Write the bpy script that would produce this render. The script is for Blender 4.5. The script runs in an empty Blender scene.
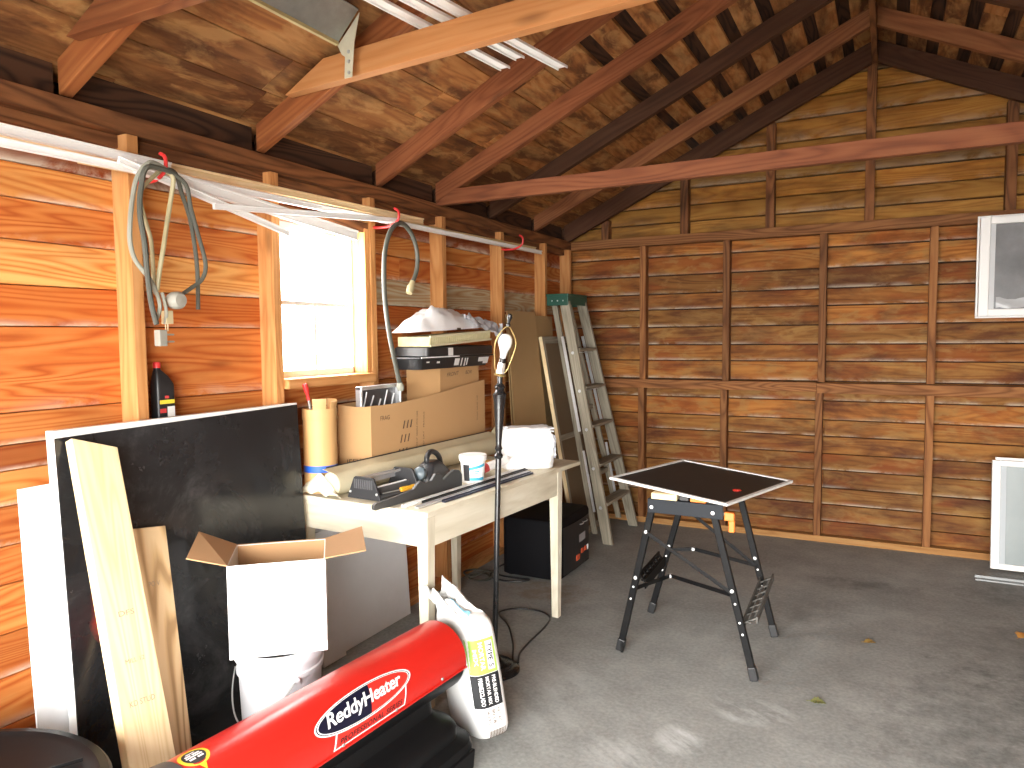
import bpy, bmesh, math, random
from mathutils import Vector, Matrix, noise
random.seed(7)
PI = math.pi
SC = bpy.context.scene
COL = SC.collection
R = math.radians

# ------------------------------------------------------------------ mesh builder
class MB:
    """collects shapes and links them as ONE mesh object; carries grain coordinates for wood"""
    def __init__(s):
        s.v = []; s.f = []; s.gc = []; s.bv = []; s.tint = []; s.fm = []; s.uv = []
    def _add(s, vs, fs, gc=None, bv=None, tint=(1, 1, 1), m=0):
        b = len(s.v)
        s.v += [Vector(p) for p in vs]
        s.f += [tuple(b + i for i in f) for f in fs]
        s.fm += [m] * len(fs)
        s.gc += [tuple(p) for p in (gc if gc is not None else vs)]
        s.bv += list(bv) if bv is not None else [(0, .5, .5)] * len(vs)
        s.tint += [tint] * len(vs)
    def hexa(s, c, w0=None, tint=(1, 1, 1), m=0):
        """8 corners: bottom 4 (ccw) then top 4; grain along corner 0 -> 1"""
        c = [Vector(p) for p in c]
        ax = (c[1] - c[0]).normalized(); ay = c[3] - c[0]; ay = (ay - ax * ay.dot(ax)).normalized(); az = c[4] - c[0]; az = (az - ax * az.dot(ax) - ay * az.dot(ay)).normalized()
        o = Vector((random.random() * 60, random.random() * 60, random.random() * 60))
        H = max((c[3] - c[0]).length, (c[4] - c[0]).length)
        wy = (c[3] - c[0]).length >= (c[4] - c[0]).length
        rnd = random.random() if w0 is None else w0
        gc = []; bv = []
        for p in c:
            d = p - c[0]
            q = Vector((d.dot(ax), d.dot(ay), d.dot(az)))
            gc.append(q + o)
            bv.append((q.x, (q.y if wy else q.z) / max(H, 1e-6), rnd))
        s._add(c, [(0, 3, 2, 1), (4, 5, 6, 7), (0, 1, 5, 4), (1, 2, 6, 5), (2, 3, 7, 6), (3, 0, 4, 7)], gc, bv, tint, m)
    def box(s, lo, hi, axis='x', M=None, tint=(1, 1, 1), rnd=None, m=0):
        x0, y0, z0 = lo; x1, y1, z1 = hi
        c = [(x0, y0, z0), (x1, y0, z0), (x1, y1, z0), (x0, y1, z0), (x0, y0, z1), (x1, y0, z1), (x1, y1, z1), (x0, y1, z1)]
        if axis == 'y': c = [c[i] for i in (0, 3, 7, 4, 1, 2, 6, 5)]
        if axis == 'z': c = [c[i] for i in (0, 4, 5, 1, 3, 7, 6, 2)]
        c = [Vector(p) for p in c]
        if M is not None: c = [M @ p for p in c]
        s.hexa(c, rnd, tint, m)
    def beam(s, p0, p1, w, t, up=(0, 0, 1), tint=(1, 1, 1), rnd=None, m=0, cut0=None, cut1=None):
        """bar from p0 to p1; w along side axis, t along up"""
        p0 = Vector(p0); p1 = Vector(p1); a = (p1 - p0).normalized(); up = Vector(up)
        sd = a.cross(up).normalized(); u = sd.cross(a).normalized()
        c = []
        for dz in (-t / 2, t / 2):
            for (p, dy) in ((p0, w / 2), (p1, w / 2), (p1, -w / 2), (p0, -w / 2)):
                c.append(p + sd * dy + u * dz)
        # order so that ring is ccw
        s.hexa(c, rnd, tint, m)
    def prism(s, poly, vec, tint=(1, 1, 1), m=0):
        n = len(poly); poly = [Vector(p) for p in poly]; vec = Vector(vec)
        vs = poly + [p + vec for p in poly]
        fs = [tuple(range(n))[::-1], tuple(range(n, 2 * n))] + [(i, (i + 1) % n, n + (i + 1) % n, n + i) for i in range(n)]
        s._add(vs, fs, tint=tint, m=m)
    def tube(s, pts, r, n=10, caps=True, closed=False, m=0, tint=(1, 1, 1)):
        pts = [Vector(p) for p in pts]; k = len(pts)
        rr = r if isinstance(r, (list, tuple)) else [r] * k
        vs = []; fs = []; gc = []
        prev = None; L = 0
        for i, p in enumerate(pts):
            if closed: a = pts[(i + 1) % k] - pts[i - 1]
            else: a = pts[min(i + 1, k - 1)] - pts[max(i - 1, 0)]
            a.normalize()
            if prev is None:
                ref = Vector((0, 0, 1)) if abs(a.z) < .9 else Vector((1, 0, 0))
                e = a.cross(ref).normalized()
            else:
                e = (prev - a * prev.dot(a)).normalized()
            prev = e; g = a.cross(e)
            if i: L += (p - pts[i - 1]).length
            for j in range(n):
                t = 2 * PI * j / n
                vs.append(p + (e * math.cos(t) + g * math.sin(t)) * rr[i]); gc.append((L, rr[i] * math.cos(t), rr[i] * math.sin(t)))
        for i in range(k if closed else k - 1):
            i2 = (i + 1) % k
            for j in range(n):
                fs.append((i * n + j, i2 * n + j, i2 * n + (j + 1) % n, i * n + (j + 1) % n)[::-1])
        if caps and not closed:
            fs.append(tuple(range(n))); fs.append(tuple(range((k - 1) * n, k * n))[::-1])
        s._add(vs, fs, gc, tint=tint, m=m)
    def lathe(s, prof, c=(0, 0, 0), n=32, M=None, m=0, tint=(1, 1, 1), arc=(0, 360), cap=True):
        """profile [(r, z)] round z"""
        full = abs(arc[1] - arc[0]) >= 359.9
        k = n if full else n + 1
        vs = []; fs = []
        for (r, z) in prof:
            for j in range(k):
                t = R(arc[0] + (arc[1] - arc[0]) * j / n)
                p = Vector((c[0] + r * math.cos(t), c[1] + r * math.sin(t), c[2] + z))
                vs.append(M @ p if M is not None else p)
        for i in range(len(prof) - 1):
            for j in range(n):
                j2 = (j + 1) % k
                fs.append((i * k + j, i * k + j2, (i + 1) * k + j2, (i + 1) * k + j))
        if full and cap:
            if prof[0][0] > 1e-6: fs.append(tuple(range(k))[::-1])
            if prof[-1][0] > 1e-6: fs.append(tuple(range((len(prof) - 1) * k, len(prof) * k)))
        s._add(vs, fs, tint=tint, m=m)
    def grid(s, fn, nu, nv, m=0, thick=None, tint=(1, 1, 1)):
        """open sheet fn(u, v) -> point; with thick it becomes a closed shell"""
        P = [[Vector(fn(i / nu, j / nv)) for j in range(nv + 1)] for i in range(nu + 1)]
        vs = []; fs = []; gc = []
        idx = lambda i, j, o=0: o + i * (nv + 1) + j
        for i in range(nu + 1):
            for j in range(nv + 1):
                vs.append(P[i][j]); gc.append((i / nu, j / nv, 0))
        for i in range(nu):
            for j in range(nv):
                fs.append((idx(i, j), idx(i + 1, j), idx(i + 1, j + 1), idx(i, j + 1)))
        if thick:
            o = len(vs)
            for i in range(nu + 1):
                for j in range(nv + 1):
                    du = P[min(i + 1, nu)][j] - P[max(i - 1, 0)][j]; dv = P[i][min(j + 1, nv)] - P[i][max(j - 1, 0)]
                    nn = du.cross(dv)
                    nn = nn.normalized() if nn.length > 1e-12 else Vector((0, 0, 1))
                    vs.append(P[i][j] - nn * thick); gc.append((i / nu, j / nv, .01))
            for i in range(nu):
                for j in range(nv):
                    fs.append((idx(i, j, o), idx(i, j + 1, o), idx(i + 1, j + 1, o), idx(i + 1, j, o)))
            ring = [(i, 0) for i in range(nu)] + [(nu, j) for j in range(nv)] + [(i, nv) for i in range(nu, 0, -1)] + [(0, j) for j in range(nv, 0, -1)]
            for q in range(len(ring)):
                a = ring[q]; b = ring[(q + 1) % len(ring)]
                fs.append((idx(*a), idx(*a, o), idx(*b, o), idx(*b)))
        s._add(vs, fs, gc, tint=tint, m=m)
    def loft(s, rings, closed_ends=True, m=0, tint=(1, 1, 1)):
        n = len(rings[0]); vs = [Vector(p) for r in rings for p in r]; fs = []
        for i in range(len(rings) - 1):
            for j in range(n):
                fs.append((i * n + j, i * n + (j + 1) % n, (i + 1) * n + (j + 1) % n, (i + 1) * n + j))
        if closed_ends:
            fs.append(tuple(range(n))[::-1]); fs.append(tuple(range((len(rings) - 1) * n, len(rings) * n)))
        s._add(vs, fs, tint=tint, m=m)
    def raw(s, vs, fs, m=0, tint=(1, 1, 1)):
        s._add(vs, fs, tint=tint, m=m)
    def build(s, name, mats, parent=None, bevel=0, smooth=False, seg=2, subsurf=0, M=None, auto=None):
        me = bpy.data.meshes.new(name)
        vs = [M @ p for p in s.v] if M is not None else s.v
        me.from_pydata([tuple(p) for p in vs], [], s.f)
        a = me.attributes.new('gc', 'FLOAT_VECTOR', 'POINT'); a.data.foreach_set('vector', [x for p in s.gc for x in p])
        a = me.attributes.new('bv', 'FLOAT_VECTOR', 'POINT'); a.data.foreach_set('vector', [float(x) for p in s.bv for x in p])
        a = me.attributes.new('tint', 'FLOAT_COLOR', 'POINT'); a.data.foreach_set('color', [float(x) for p in s.tint for x in (p[0], p[1], p[2], 1)])
        if not isinstance(mats, (list, tuple)): mats = [mats]
        for mt in mats: me.materials.append(mt)
        me.polygons.foreach_set('material_index', s.fm)
        me.update()
        bm = bmesh.new(); bm.from_mesh(me)
        bmesh.ops.recalc_face_normals(bm, faces=bm.faces[:]); bm.to_mesh(me); bm.free()
        if smooth or auto:
            me.polygons.foreach_set('use_smooth', [True] * len(me.polygons))
            if auto or smooth: me.set_sharp_from_angle(angle=R(auto or 40))
        o = bpy.data.objects.new(name, me); COL.objects.link(o)
        if parent is not None: o.parent = parent
        if bevel:
            md = o.modifiers.new('bevel', 'BEVEL'); md.width = bevel; md.segments = seg; md.limit_method = 'ANGLE'; md.angle_limit = R(35); md.harden_normals = False
        if subsurf:
            md = o.modifiers.new('sub', 'SUBSURF'); md.levels = subsurf; md.render_levels = subsurf
        return o

def tag(o, label, cat, group=None):
    o['label'] = label; o['category'] = cat
    if group: o['group'] = group
    return o
def struct(o):
    o['kind'] = 'structure'; return o
def thing(name, label, cat, loc=(0, 0, 0), rz=0, group=None):
    o = bpy.data.objects.new(name, None); o.empty_display_size = .05; COL.objects.link(o)
    o.location = loc; o.rotation_euler = (0, 0, rz)
    return tag(o, label, cat, group)
def Tz(loc, rz=0): return Matrix.Translation(Vector(loc)) @ Matrix.Rotation(rz, 4, 'Z')

def smooth_path(pts, k=8):
    """Catmull-Rom through points"""
    P = [Vector(p) for p in pts]; out = []
    for i in range(len(P) - 1):
        a = P[max(i - 1, 0)]; b = P[i]; c = P[i + 1]; d = P[min(i + 2, len(P) - 1)]
        for j in range(k):
            t = j / k
            out.append(.5 * ((2 * b) + (c - a) * t + (2 * a - 5 * b + 4 * c - d) * t * t + (3 * b - 3 * c + d - a) * t ** 3))
    out.append(P[-1]); return out

def text_geo(txt, size=1, bold=0, shear=0, spacing=1, width=None, height=None):
    """flat text outline: verts (x, y) centred, faces"""
    cu = bpy.data.curves.new('tmp', 'FONT'); cu.body = txt; cu.size = size; cu.offset = bold; cu.shear = shear
    cu.space_character = spacing; cu.align_x = 'CENTER'; cu.align_y = 'CENTER'; cu.resolution_u = 3
    ob = bpy.data.objects.new('tmp', cu); COL.objects.link(ob)
    dg = bpy.context.evaluated_depsgraph_get(); dg.update()
    ev = ob.evaluated_get(dg); me = ev.to_mesh()
    vs = [(v.co.x, v.co.y) for v in me.vertices]; fs = [tuple(p.vertices) for p in me.polygons]
    ev.to_mesh_clear(); bpy.data.objects.remove(ob); bpy.data.curves.remove(cu)
    xs = [v[0] for v in vs]; ys = [v[1] for v in vs]
    cx = (min(xs) + max(xs)) / 2; cy = (min(ys) + max(ys)) / 2
    sx = width / (max(xs) - min(xs)) if width else 1; sy = height / (max(ys) - min(ys)) if height else sx
    if not width and height: sx = sy
    return [((x - cx) * sx, (y - cy) * sy) for x, y in vs], fs
def add_text(mb, txt, fn, m=0, cuts=0, **k):
    vs, fs = text_geo(txt, **k)
    if cuts:     # slice into thin bands so that the letters can follow a curved surface
        bm = bmesh.new(); q = [bm.verts.new((x, y, 0)) for x, y in vs]
        for f in fs:
            try: bm.faces.new([q[i] for i in f])
            except ValueError: pass
        ys = [v[1] for v in vs]; lo, hi = min(ys), max(ys)
        for i in range(1, cuts):
            bmesh.ops.bisect_plane(bm, geom=bm.verts[:] + bm.edges[:] + bm.faces[:], plane_co=(0, lo + (hi - lo) * i / cuts, 0), plane_no=(0, 1, 0))
        bm.verts.index_update(); vs = [(v.co.x, v.co.y) for v in bm.verts]; fs = [tuple(v.index for v in f.verts) for f in bm.faces]; bm.free()
    mb.raw([fn(x, y) for x, y in vs], fs, m=m)
def add_flat(mb, poly, fn, m=0, sub=1):
    """flat polygon (list of (x,y)) mapped by fn; fan-split into a grid when it is a rectangle"""
    mb.raw([fn(x, y) for x, y in poly], [tuple(range(len(poly)))], m=m)
def add_rect(mb, x0, x1, y0, y1, fn, nx=1, ny=1, m=0):
    vs = [fn(x0 + (x1 - x0) * i / nx, y0 + (y1 - y0) * j / ny) for i in range(nx + 1) for j in range(ny + 1)]
    fs = [(i * (ny + 1) + j, (i + 1) * (ny + 1) + j, (i + 1) * (ny + 1) + j + 1, i * (ny + 1) + j + 1) for i in range(nx) for j in range(ny)]
    mb.raw(vs, fs, m=m)

# ------------------------------------------------------------------ materials
class NT:
    def __init__(s, name):
        s.m = bpy.data.materials.new(name); s.m.use_nodes = True; s.t = s.m.node_tree; s.t.nodes.clear()
        s.out = s.n('ShaderNodeOutputMaterial'); s.b = s.n('ShaderNodeBsdfPrincipled'); s.l(s.b.outputs[0], s.out.inputs[0])
    def n(s, k, **kw):
        n = s.t.nodes.new(k)
        for a, b in kw.items(): setattr(n, a, b)
        return n
    def l(s, a, b): s.t.links.new(a, b)
    def attr(s, name): return s.n('ShaderNodeAttribute', attribute_name=name)
    def vmul(s, v, k):
        n = s.n('ShaderNodeVectorMath', operation='MULTIPLY'); s.l(v, n.inputs[0]); n.inputs[1].default_value = k; return n.outputs[0]
    def noise(s, v, scale=1, detail=4, rough=.55, dist=0):
        n = s.n('ShaderNodeTexNoise'); n.inputs['Scale'].default_value = scale; n.inputs['Detail'].default_value = detail
        n.inputs['Roughness'].default_value = rough; n.inputs['Distortion'].default_value = dist
        if v is not None: s.l(v, n.inputs['Vector'])
        return n.outputs['Fac']
    def ramp(s, f, stops, interp='LINEAR'):
        n = s.n('ShaderNodeValToRGB'); s.l(f, n.inputs[0]); e = n.color_ramp.elements; n.color_ramp.interpolation = interp
        while len(e) < len(stops): e.new(.5)
        for q, (p, c) in zip(e, stops):
            q.position = p; q.color = (c, c, c, 1) if not isinstance(c, (tuple, list)) else (*c[:3], 1)
        return n.outputs[0]
    def mix(s, f, a, b, mode='MIX'):
        n = s.n('ShaderNodeMix', data_type='RGBA', blend_type=mode)
        for i, x in ((0, f), (6, a), (7, b)):
            if hasattr(x, 'is_linked'): s.l(x, n.inputs[i])
            else: n.inputs[i].default_value = x if i == 0 else (*x[:3], 1)
        return n.outputs[2]
    def math(s, op, a, b=None, c=None, clamp=False):
        n = s.n('ShaderNodeMath', operation=op, use_clamp=clamp)
        for i, x in enumerate((a, b, c)):
            if x is None: continue
            if hasattr(x, 'is_linked'): s.l(x, n.inputs[i])
            else: n.inputs[i].default_value = x
        return n.outputs[0]
    def sep(s, v):
        n = s.n('ShaderNodeSeparateXYZ'); s.l(v, n.inputs[0]); return n.outputs
    def coord(s, k='Object'): return s.n('ShaderNodeTexCoord').outputs[k]
    def bump(s, h, strength=.3, dist=.002):
        n = s.n('ShaderNodeBump'); n.inputs['Strength'].default_value = strength; n.inputs['Distance'].default_value = dist
        s.l(h, n.inputs['Height']); s.l(n.outputs[0], s.b.inputs['Normal'])
    def set(s, col=None, rough=None, metal=None, spec=None):
        for k, x in (('Base Color', col), ('Roughness', rough), ('Metallic', metal), ('Specular IOR Level', spec)):
            if x is None: continue
            if hasattr(x, 'is_linked'): s.l(x, s.b.inputs[k])
            else: s.b.inputs[k].default_value = (*x[:3], 1) if k == 'Base Color' else x
        return s.m

def srgb(r, g, b):
    f = lambda c: (c / 255 / 12.92) if c / 255 <= .04045 else ((c / 255 + .055) / 1.055) ** 2.4
    return (f(r), f(g), f(b))

def mat_plain(name, col, rough=.5, metal=0, var=.06, scale=6, bump=0, spec=.5, dirt=0):
    t = NT(name); co = t.coord('Object')
    f = t.noise(co, scale, 5)
    c = t.mix(t.math('MULTIPLY_ADD', f, 1.6, -.3, True), tuple(x * (1 - var) for x in col), tuple(min(1, x * (1 + var)) for x in col))
    if dirt:
        d = t.ramp(t.noise(co, scale * .6, 8, .7), [(.5, 0), (.72, 1)])
        c = t.mix(t.math('MULTIPLY', d, dirt), c, (.12, .1, .07))
    if bump: t.bump(t.noise(co, scale * 12, 3), bump)
    return t.set(c, rough, metal, spec)

def mat_wood(name, dark, mid, light, rough=.7, along=1.1, across=16, rnd=.25, stain=0, edge=0, figure=.5, knots=0, bump=.25, spec=.3, stain_col=(.03, .015, .008), edge_col=(.75, .68, .55), gap=0, bands=110, patch=()):
    t = NT(name); gc = t.attr('gc').outputs['Vector']; bv = t.sep(t.attr('bv').outputs['Vector'])
    g1 = t.noise(t.vmul(gc, (along * 1.6, across * 2.2, across * 2.2)), 1, 6, .6, .4)
    # flat-sawn figure: contour bands of a stretched noise
    ln = t.noise(t.vmul(gc, (along * .5, across * .32, across * .32)), 1, 2, .5, .3)
    w = t.math('POWER', t.math('MULTIPLY_ADD', t.math('SINE', t.math('MULTIPLY', ln, bands)), .5, .5), .6)
    w = t.math('MULTIPLY', w, t.math('MULTIPLY_ADD', t.noise(t.vmul(gc, (along * 3, across * 3, across * 3)), 1, 4), .9, .55))
    g0 = t.noise(t.vmul(gc, (along * .8, 2.0, 2.0)), 1, 4, .6)
    f = t.math('ADD', t.math('MULTIPLY', t.math('MULTIPLY_ADD', g1, .6, t.math('MULTIPLY', g0, .4)), 1 - figure), t.math('MULTIPLY', w, figure))
    c = t.ramp(f, [(.28, dark), (.48, mid), (.68, light)])
    if knots:
        vo = t.n('ShaderNodeTexVoronoi', feature='F1'); vo.inputs['Scale'].default_value = 1; t.l(t.vmul(gc, (1.7, 6, 6)), vo.inputs['Vector'])
        k = t.ramp(vo.outputs['Distance'], [(.04, 1), (.14, 0)])
        c = t.mix(t.math('MULTIPLY', k, knots), c, tuple(x * .35 for x in dark))
    m = t.math('MULTIPLY_ADD', bv[2], 2 * rnd, 1 - rnd)
    cm = t.n('ShaderNodeCombineColor'); [t.l(m, cm.inputs[i]) for i in range(3)]
    c = t.mix(1.0, c, cm.outputs[0], 'MULTIPLY')
    c = t.mix(1.0, c, t.attr('tint').outputs['Color'], 'MULTIPLY')
    for k_, (pc, ps, pk) in enumerate(patch):
        pn = t.noise(t.vmul(gc, (2.0 + .6 * k_, 6.5, 6.5)), ps, 6, .6, .5)
        c = t.mix(t.math('MULTIPLY', t.ramp(pn, [(.50, 0), (.60, 1)]), pk), c, pc)
    if stain:
        sn = t.noise(t.vmul(gc, (1.5, 5, 5)), 1, 7, .65, .3)
        c = t.mix(t.math('MULTIPLY', t.ramp(sn, [(.47, 0), (.68, 1)]), stain), c, stain_col)
    if edge:
        en = t.noise(t.vmul(gc, (5, 9, 9)), 1, 6, .7, .5); lo = t.noise(t.vmul(gc, (.9, .2, .2)), 1, 2)
        e = t.math('SUBTRACT', 1, t.math('MULTIPLY', bv[1], 4.0), None, True)
        e = t.math('MULTIPLY', t.math('POWER', e, 2), t.math('MULTIPLY', t.ramp(en, [(.40, 0), (.56, 1)]), t.ramp(lo, [(.40, 0), (.56, 1)])))
        c = t.mix(t.math('MULTIPLY', e, edge), c, edge_col)
    if gap:
        e = t.math('SUBTRACT', 1, t.math('MULTIPLY', t.math('SUBTRACT', 1, bv[1]), 14.0), None, True)
        c = t.mix(t.math('MULTIPLY', e, gap), c, stain_col)
    if bump: t.bump(g1, bump, .003)
    return t.set(c, rough, 0, spec)

# ------------------------------------------------------------------ shared materials
W_LEFT = mat_wood('orange_siding', (.40, .092, .015), (.53, .165, .033), (.62, .245, .065), .75, along=.9, across=16, rnd=.14, stain=.3, edge=.8, figure=.30, knots=.5, stain_col=(.16, .04, .01), bands=170)
W_FAR = mat_wood('stained_siding', (.125, .043, .008), (.25, .096, .018), (.34, .155, .036), .75, rnd=.28, stain=.9, edge=.5, figure=.2, knots=.5, stain_col=(.060, .013, .004), patch=(((.22, .048, .007), 1.0, .6), ((.30, .165, .050), 1.7, .6)))
W_GABLE = mat_wood('gable_siding', (.18, .070, .011), (.31, .135, .023), (.41, .21, .045), .75, rnd=.25, stain=.7, edge=.25, figure=.16, knots=.4, stain_col=(.06, .028, .01))
W_STUD = mat_wood('stud_pine', (.36, .14, .04), (.52, .235, .076), (.63, .33, .13), .7, rnd=.12, figure=.16, knots=.6, stain=.25, stain_col=(.25, .1, .03))
W_STUDF = mat_wood('dark_stud', (.12, .043, .012), (.20, .075, .022), (.27, .115, .038), .75, rnd=.3, figure=.35, stain=.4, stain_col=(.06, .025, .01))
W_PLATE = mat_wood('plate_timber', (.08, .028, .009), (.165, .060, .019), (.25, .10, .034), .75, rnd=.15, figure=.3, stain=.5, stain_col=(.035, .018, .01))
W_RAFT = mat_wood('red_rafter', (.105, .030, .010), (.18, .054, .018), (.24, .085, .030), .7, rnd=.15, figure=.18, knots=.5, stain=.25, stain_col=(.07, .02, .008))
W_BEAM = mat_wood('orange_timber', (.40, .165, .055), (.50, .225, .08), (.56, .28, .115), .7, rnd=.08, figure=.12, knots=.6)
W_ROOF = mat_wood('roof_board', (.15, .050, .013), (.27, .105, .029), (.40, .18, .058), .75, along=1.3, across=13, rnd=.40, figure=.14, stain=.92, knots=.4, stain_col=(.06, .02, .007), patch=(((.075, .024, .008), 1.0, .8), ((.46, .25, .09), 1.6, .6)))  # dark mottles: board stains, deepened with roof shadow put into the colour
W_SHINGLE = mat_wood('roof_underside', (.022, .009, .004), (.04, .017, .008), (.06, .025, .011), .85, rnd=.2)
W_PALE = mat_wood('pale_pine', (.68, .50, .27), (.78, .60, .34), (.84, .68, .43), .65, across=22, rnd=.05, figure=.25, knots=.15, bump=.1)
W_LUMB = mat_wood('knotty_pine', (.42, .27, .13), (.62, .43, .22), (.72, .54, .31), .65, across=18, rnd=.05, figure=.55, knots=.4, bump=.1)
W_GREY = mat_wood('weathered_wood', (.15, .13, .095), (.27, .24, .18), (.36, .325, .255), .8, across=26, rnd=.12, figure=.2, stain=.2, stain_col=(.12, .1, .08))
W_TABLE = mat_wood('worn_white_paint', (.50, .45, .33), (.64, .59, .46), (.74, .70, .58), .7, across=8, rnd=.06, figure=.1, stain=.45, stain_col=(.38, .30, .18))
WHITE = mat_plain('white_vinyl', (.82, .82, .80), .45, var=.03)
WHITE_BOARD = mat_plain('white_panel', (.78, .80, .82), .5, var=.04, dirt=.08)
RED_HOOK = mat_plain('red_vinyl', (.62, .03, .03), .4)
CARD = mat_plain('cardboard', (.50, .29, .125), .85, var=.07, scale=3, bump=.05)
CARD_D = mat_plain('worn_cardboard', (.36, .23, .10), .85, var=.1, scale=3, bump=.05)
INK = mat_plain('ink', (.12, .08, .05), .8)
BLACK = mat_plain('black_plastic', (.016, .016, .017), .42, var=.2)
BLACK_M = mat_plain('black_paint', (.02, .02, .021), .4, var=.2)
STEEL = mat_plain('galvanised', (.45, .46, .45), .45, .7, var=.15, scale=20)
CHROME = mat_plain('zinc_bolt', (.75, .75, .74), .3, .6)
BRASS = mat_plain('brass', (.75, .58, .25), .3, .9)
ALU = mat_plain('aluminium', (.72, .73, .74), .35, .75)

# ------------------------------------------------------------------ room dimensions
XS, YS = -2.34, 5.62            # stud faces of left and far wall
XB, YB = -2.43, 5.71            # inner face of the siding behind the studs
XR, XRB = 2.09, 2.18            # right wall
Y0 = -1.10                      # door end of the garage
RX = -.12                       # ridge
ZP = 2.275                      # top of wall plates
SL = .47
def zr(x): return 2.29 + SL * (min(x, 2 * RX - x) + 2.36)   # underside of the rafters

# floor: worn concrete slab
t = NT('concrete'); co = t.coord('Object')
n1 = t.noise(co, .9, 8, .6, .4); n2 = t.noise(co, 5, 8, .65); n3 = t.noise(co, 60, 3)
c = t.ramp(t.math('ADD', t.math('MULTIPLY', n1, .6), t.math('MULTIPLY', n2, .4)), [(.3, (.16, .166, .158)), (.5, (.29, .298, .285)), (.68, (.43, .438, .42))])
c = t.mix(.25, c, t.ramp(n3, [(.3, (.15, .155, .148)), (.7, (.50, .51, .49))]))
sx = t.sep(co)
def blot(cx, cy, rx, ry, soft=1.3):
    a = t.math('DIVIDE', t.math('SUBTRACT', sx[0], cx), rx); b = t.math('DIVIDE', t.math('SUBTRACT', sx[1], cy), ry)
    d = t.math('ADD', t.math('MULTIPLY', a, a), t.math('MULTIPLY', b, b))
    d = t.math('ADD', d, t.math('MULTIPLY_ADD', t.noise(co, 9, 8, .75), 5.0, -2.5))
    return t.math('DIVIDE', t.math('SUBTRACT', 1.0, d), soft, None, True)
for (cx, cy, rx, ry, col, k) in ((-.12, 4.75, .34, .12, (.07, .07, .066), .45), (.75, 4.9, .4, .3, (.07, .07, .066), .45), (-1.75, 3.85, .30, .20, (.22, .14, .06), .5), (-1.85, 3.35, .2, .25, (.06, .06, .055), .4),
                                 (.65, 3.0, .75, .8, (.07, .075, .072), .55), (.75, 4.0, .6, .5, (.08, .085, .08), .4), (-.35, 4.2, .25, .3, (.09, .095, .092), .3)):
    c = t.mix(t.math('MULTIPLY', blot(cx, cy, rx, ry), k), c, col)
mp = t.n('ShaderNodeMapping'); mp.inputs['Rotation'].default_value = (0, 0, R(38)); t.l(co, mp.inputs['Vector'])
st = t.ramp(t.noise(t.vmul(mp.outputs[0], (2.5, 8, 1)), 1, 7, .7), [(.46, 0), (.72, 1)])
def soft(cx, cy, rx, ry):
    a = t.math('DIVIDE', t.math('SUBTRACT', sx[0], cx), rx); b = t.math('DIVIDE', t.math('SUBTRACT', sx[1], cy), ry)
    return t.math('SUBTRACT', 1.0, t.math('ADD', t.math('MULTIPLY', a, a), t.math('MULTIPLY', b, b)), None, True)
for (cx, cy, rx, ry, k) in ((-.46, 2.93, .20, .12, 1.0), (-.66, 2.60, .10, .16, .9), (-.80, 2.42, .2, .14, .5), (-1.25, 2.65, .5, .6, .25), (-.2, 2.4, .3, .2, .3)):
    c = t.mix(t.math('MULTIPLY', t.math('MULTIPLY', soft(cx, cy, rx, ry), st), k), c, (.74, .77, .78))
t.bump(n3, .25, .002)
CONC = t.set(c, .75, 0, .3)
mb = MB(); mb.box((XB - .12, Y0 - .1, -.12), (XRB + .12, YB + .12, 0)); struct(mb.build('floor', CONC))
DRIVE = mat_plain('driveway_concrete', (.22, .217, .21), .9)
mb = MB(); mb.box((-9, -12, -.14), (9, Y0 - .1, -.02)); struct(mb.build('driveway', DRIVE))

# left wall: siding rows, each with its own height and tone, around the window opening
WY0, WY1, WZ0, WZ1 = 2.385, 2.965, 1.325, 2.03
zl = [0, .15, .30, .455, .59, .745, .865, .99, 1.10, 1.18, 1.28, 1.55, 1.68, 1.82, 1.95, 2.06, 2.30]
O = (1, 1, 1)
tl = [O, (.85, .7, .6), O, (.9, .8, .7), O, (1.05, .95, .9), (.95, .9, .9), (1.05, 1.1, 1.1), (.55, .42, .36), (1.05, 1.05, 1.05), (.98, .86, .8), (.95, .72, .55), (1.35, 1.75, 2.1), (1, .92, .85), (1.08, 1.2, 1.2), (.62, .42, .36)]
mb = MB()
for i in range(len(zl) - 1):
    a, b = zl[i], zl[i + 1] - .003
    segs = [(Y0, YB)]
    if b > WZ0 + .02 and a < WZ1 - .02:
        segs = [(Y0, WY0), (WY1, YB)]
    for (p, q) in segs:
        r = .35 + .3 * random.random(); off = .004 * random.random()
        tn = tl[i]
        cuts = [p] + ([3.35] if p < 3.3 < q and i % 3 == 1 else []) + [q]
        for u, v in zip(cuts, cuts[1:]):
            aa, bb = a, b
            if p == WY1 or q == WY0:
                pass
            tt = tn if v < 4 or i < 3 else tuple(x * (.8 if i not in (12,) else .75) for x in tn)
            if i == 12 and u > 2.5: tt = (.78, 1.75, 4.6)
            mb.box((XB - .03, u, aa), (XB + off, v - .002, bb), 'y', tint=tt, rnd=r)
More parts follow.
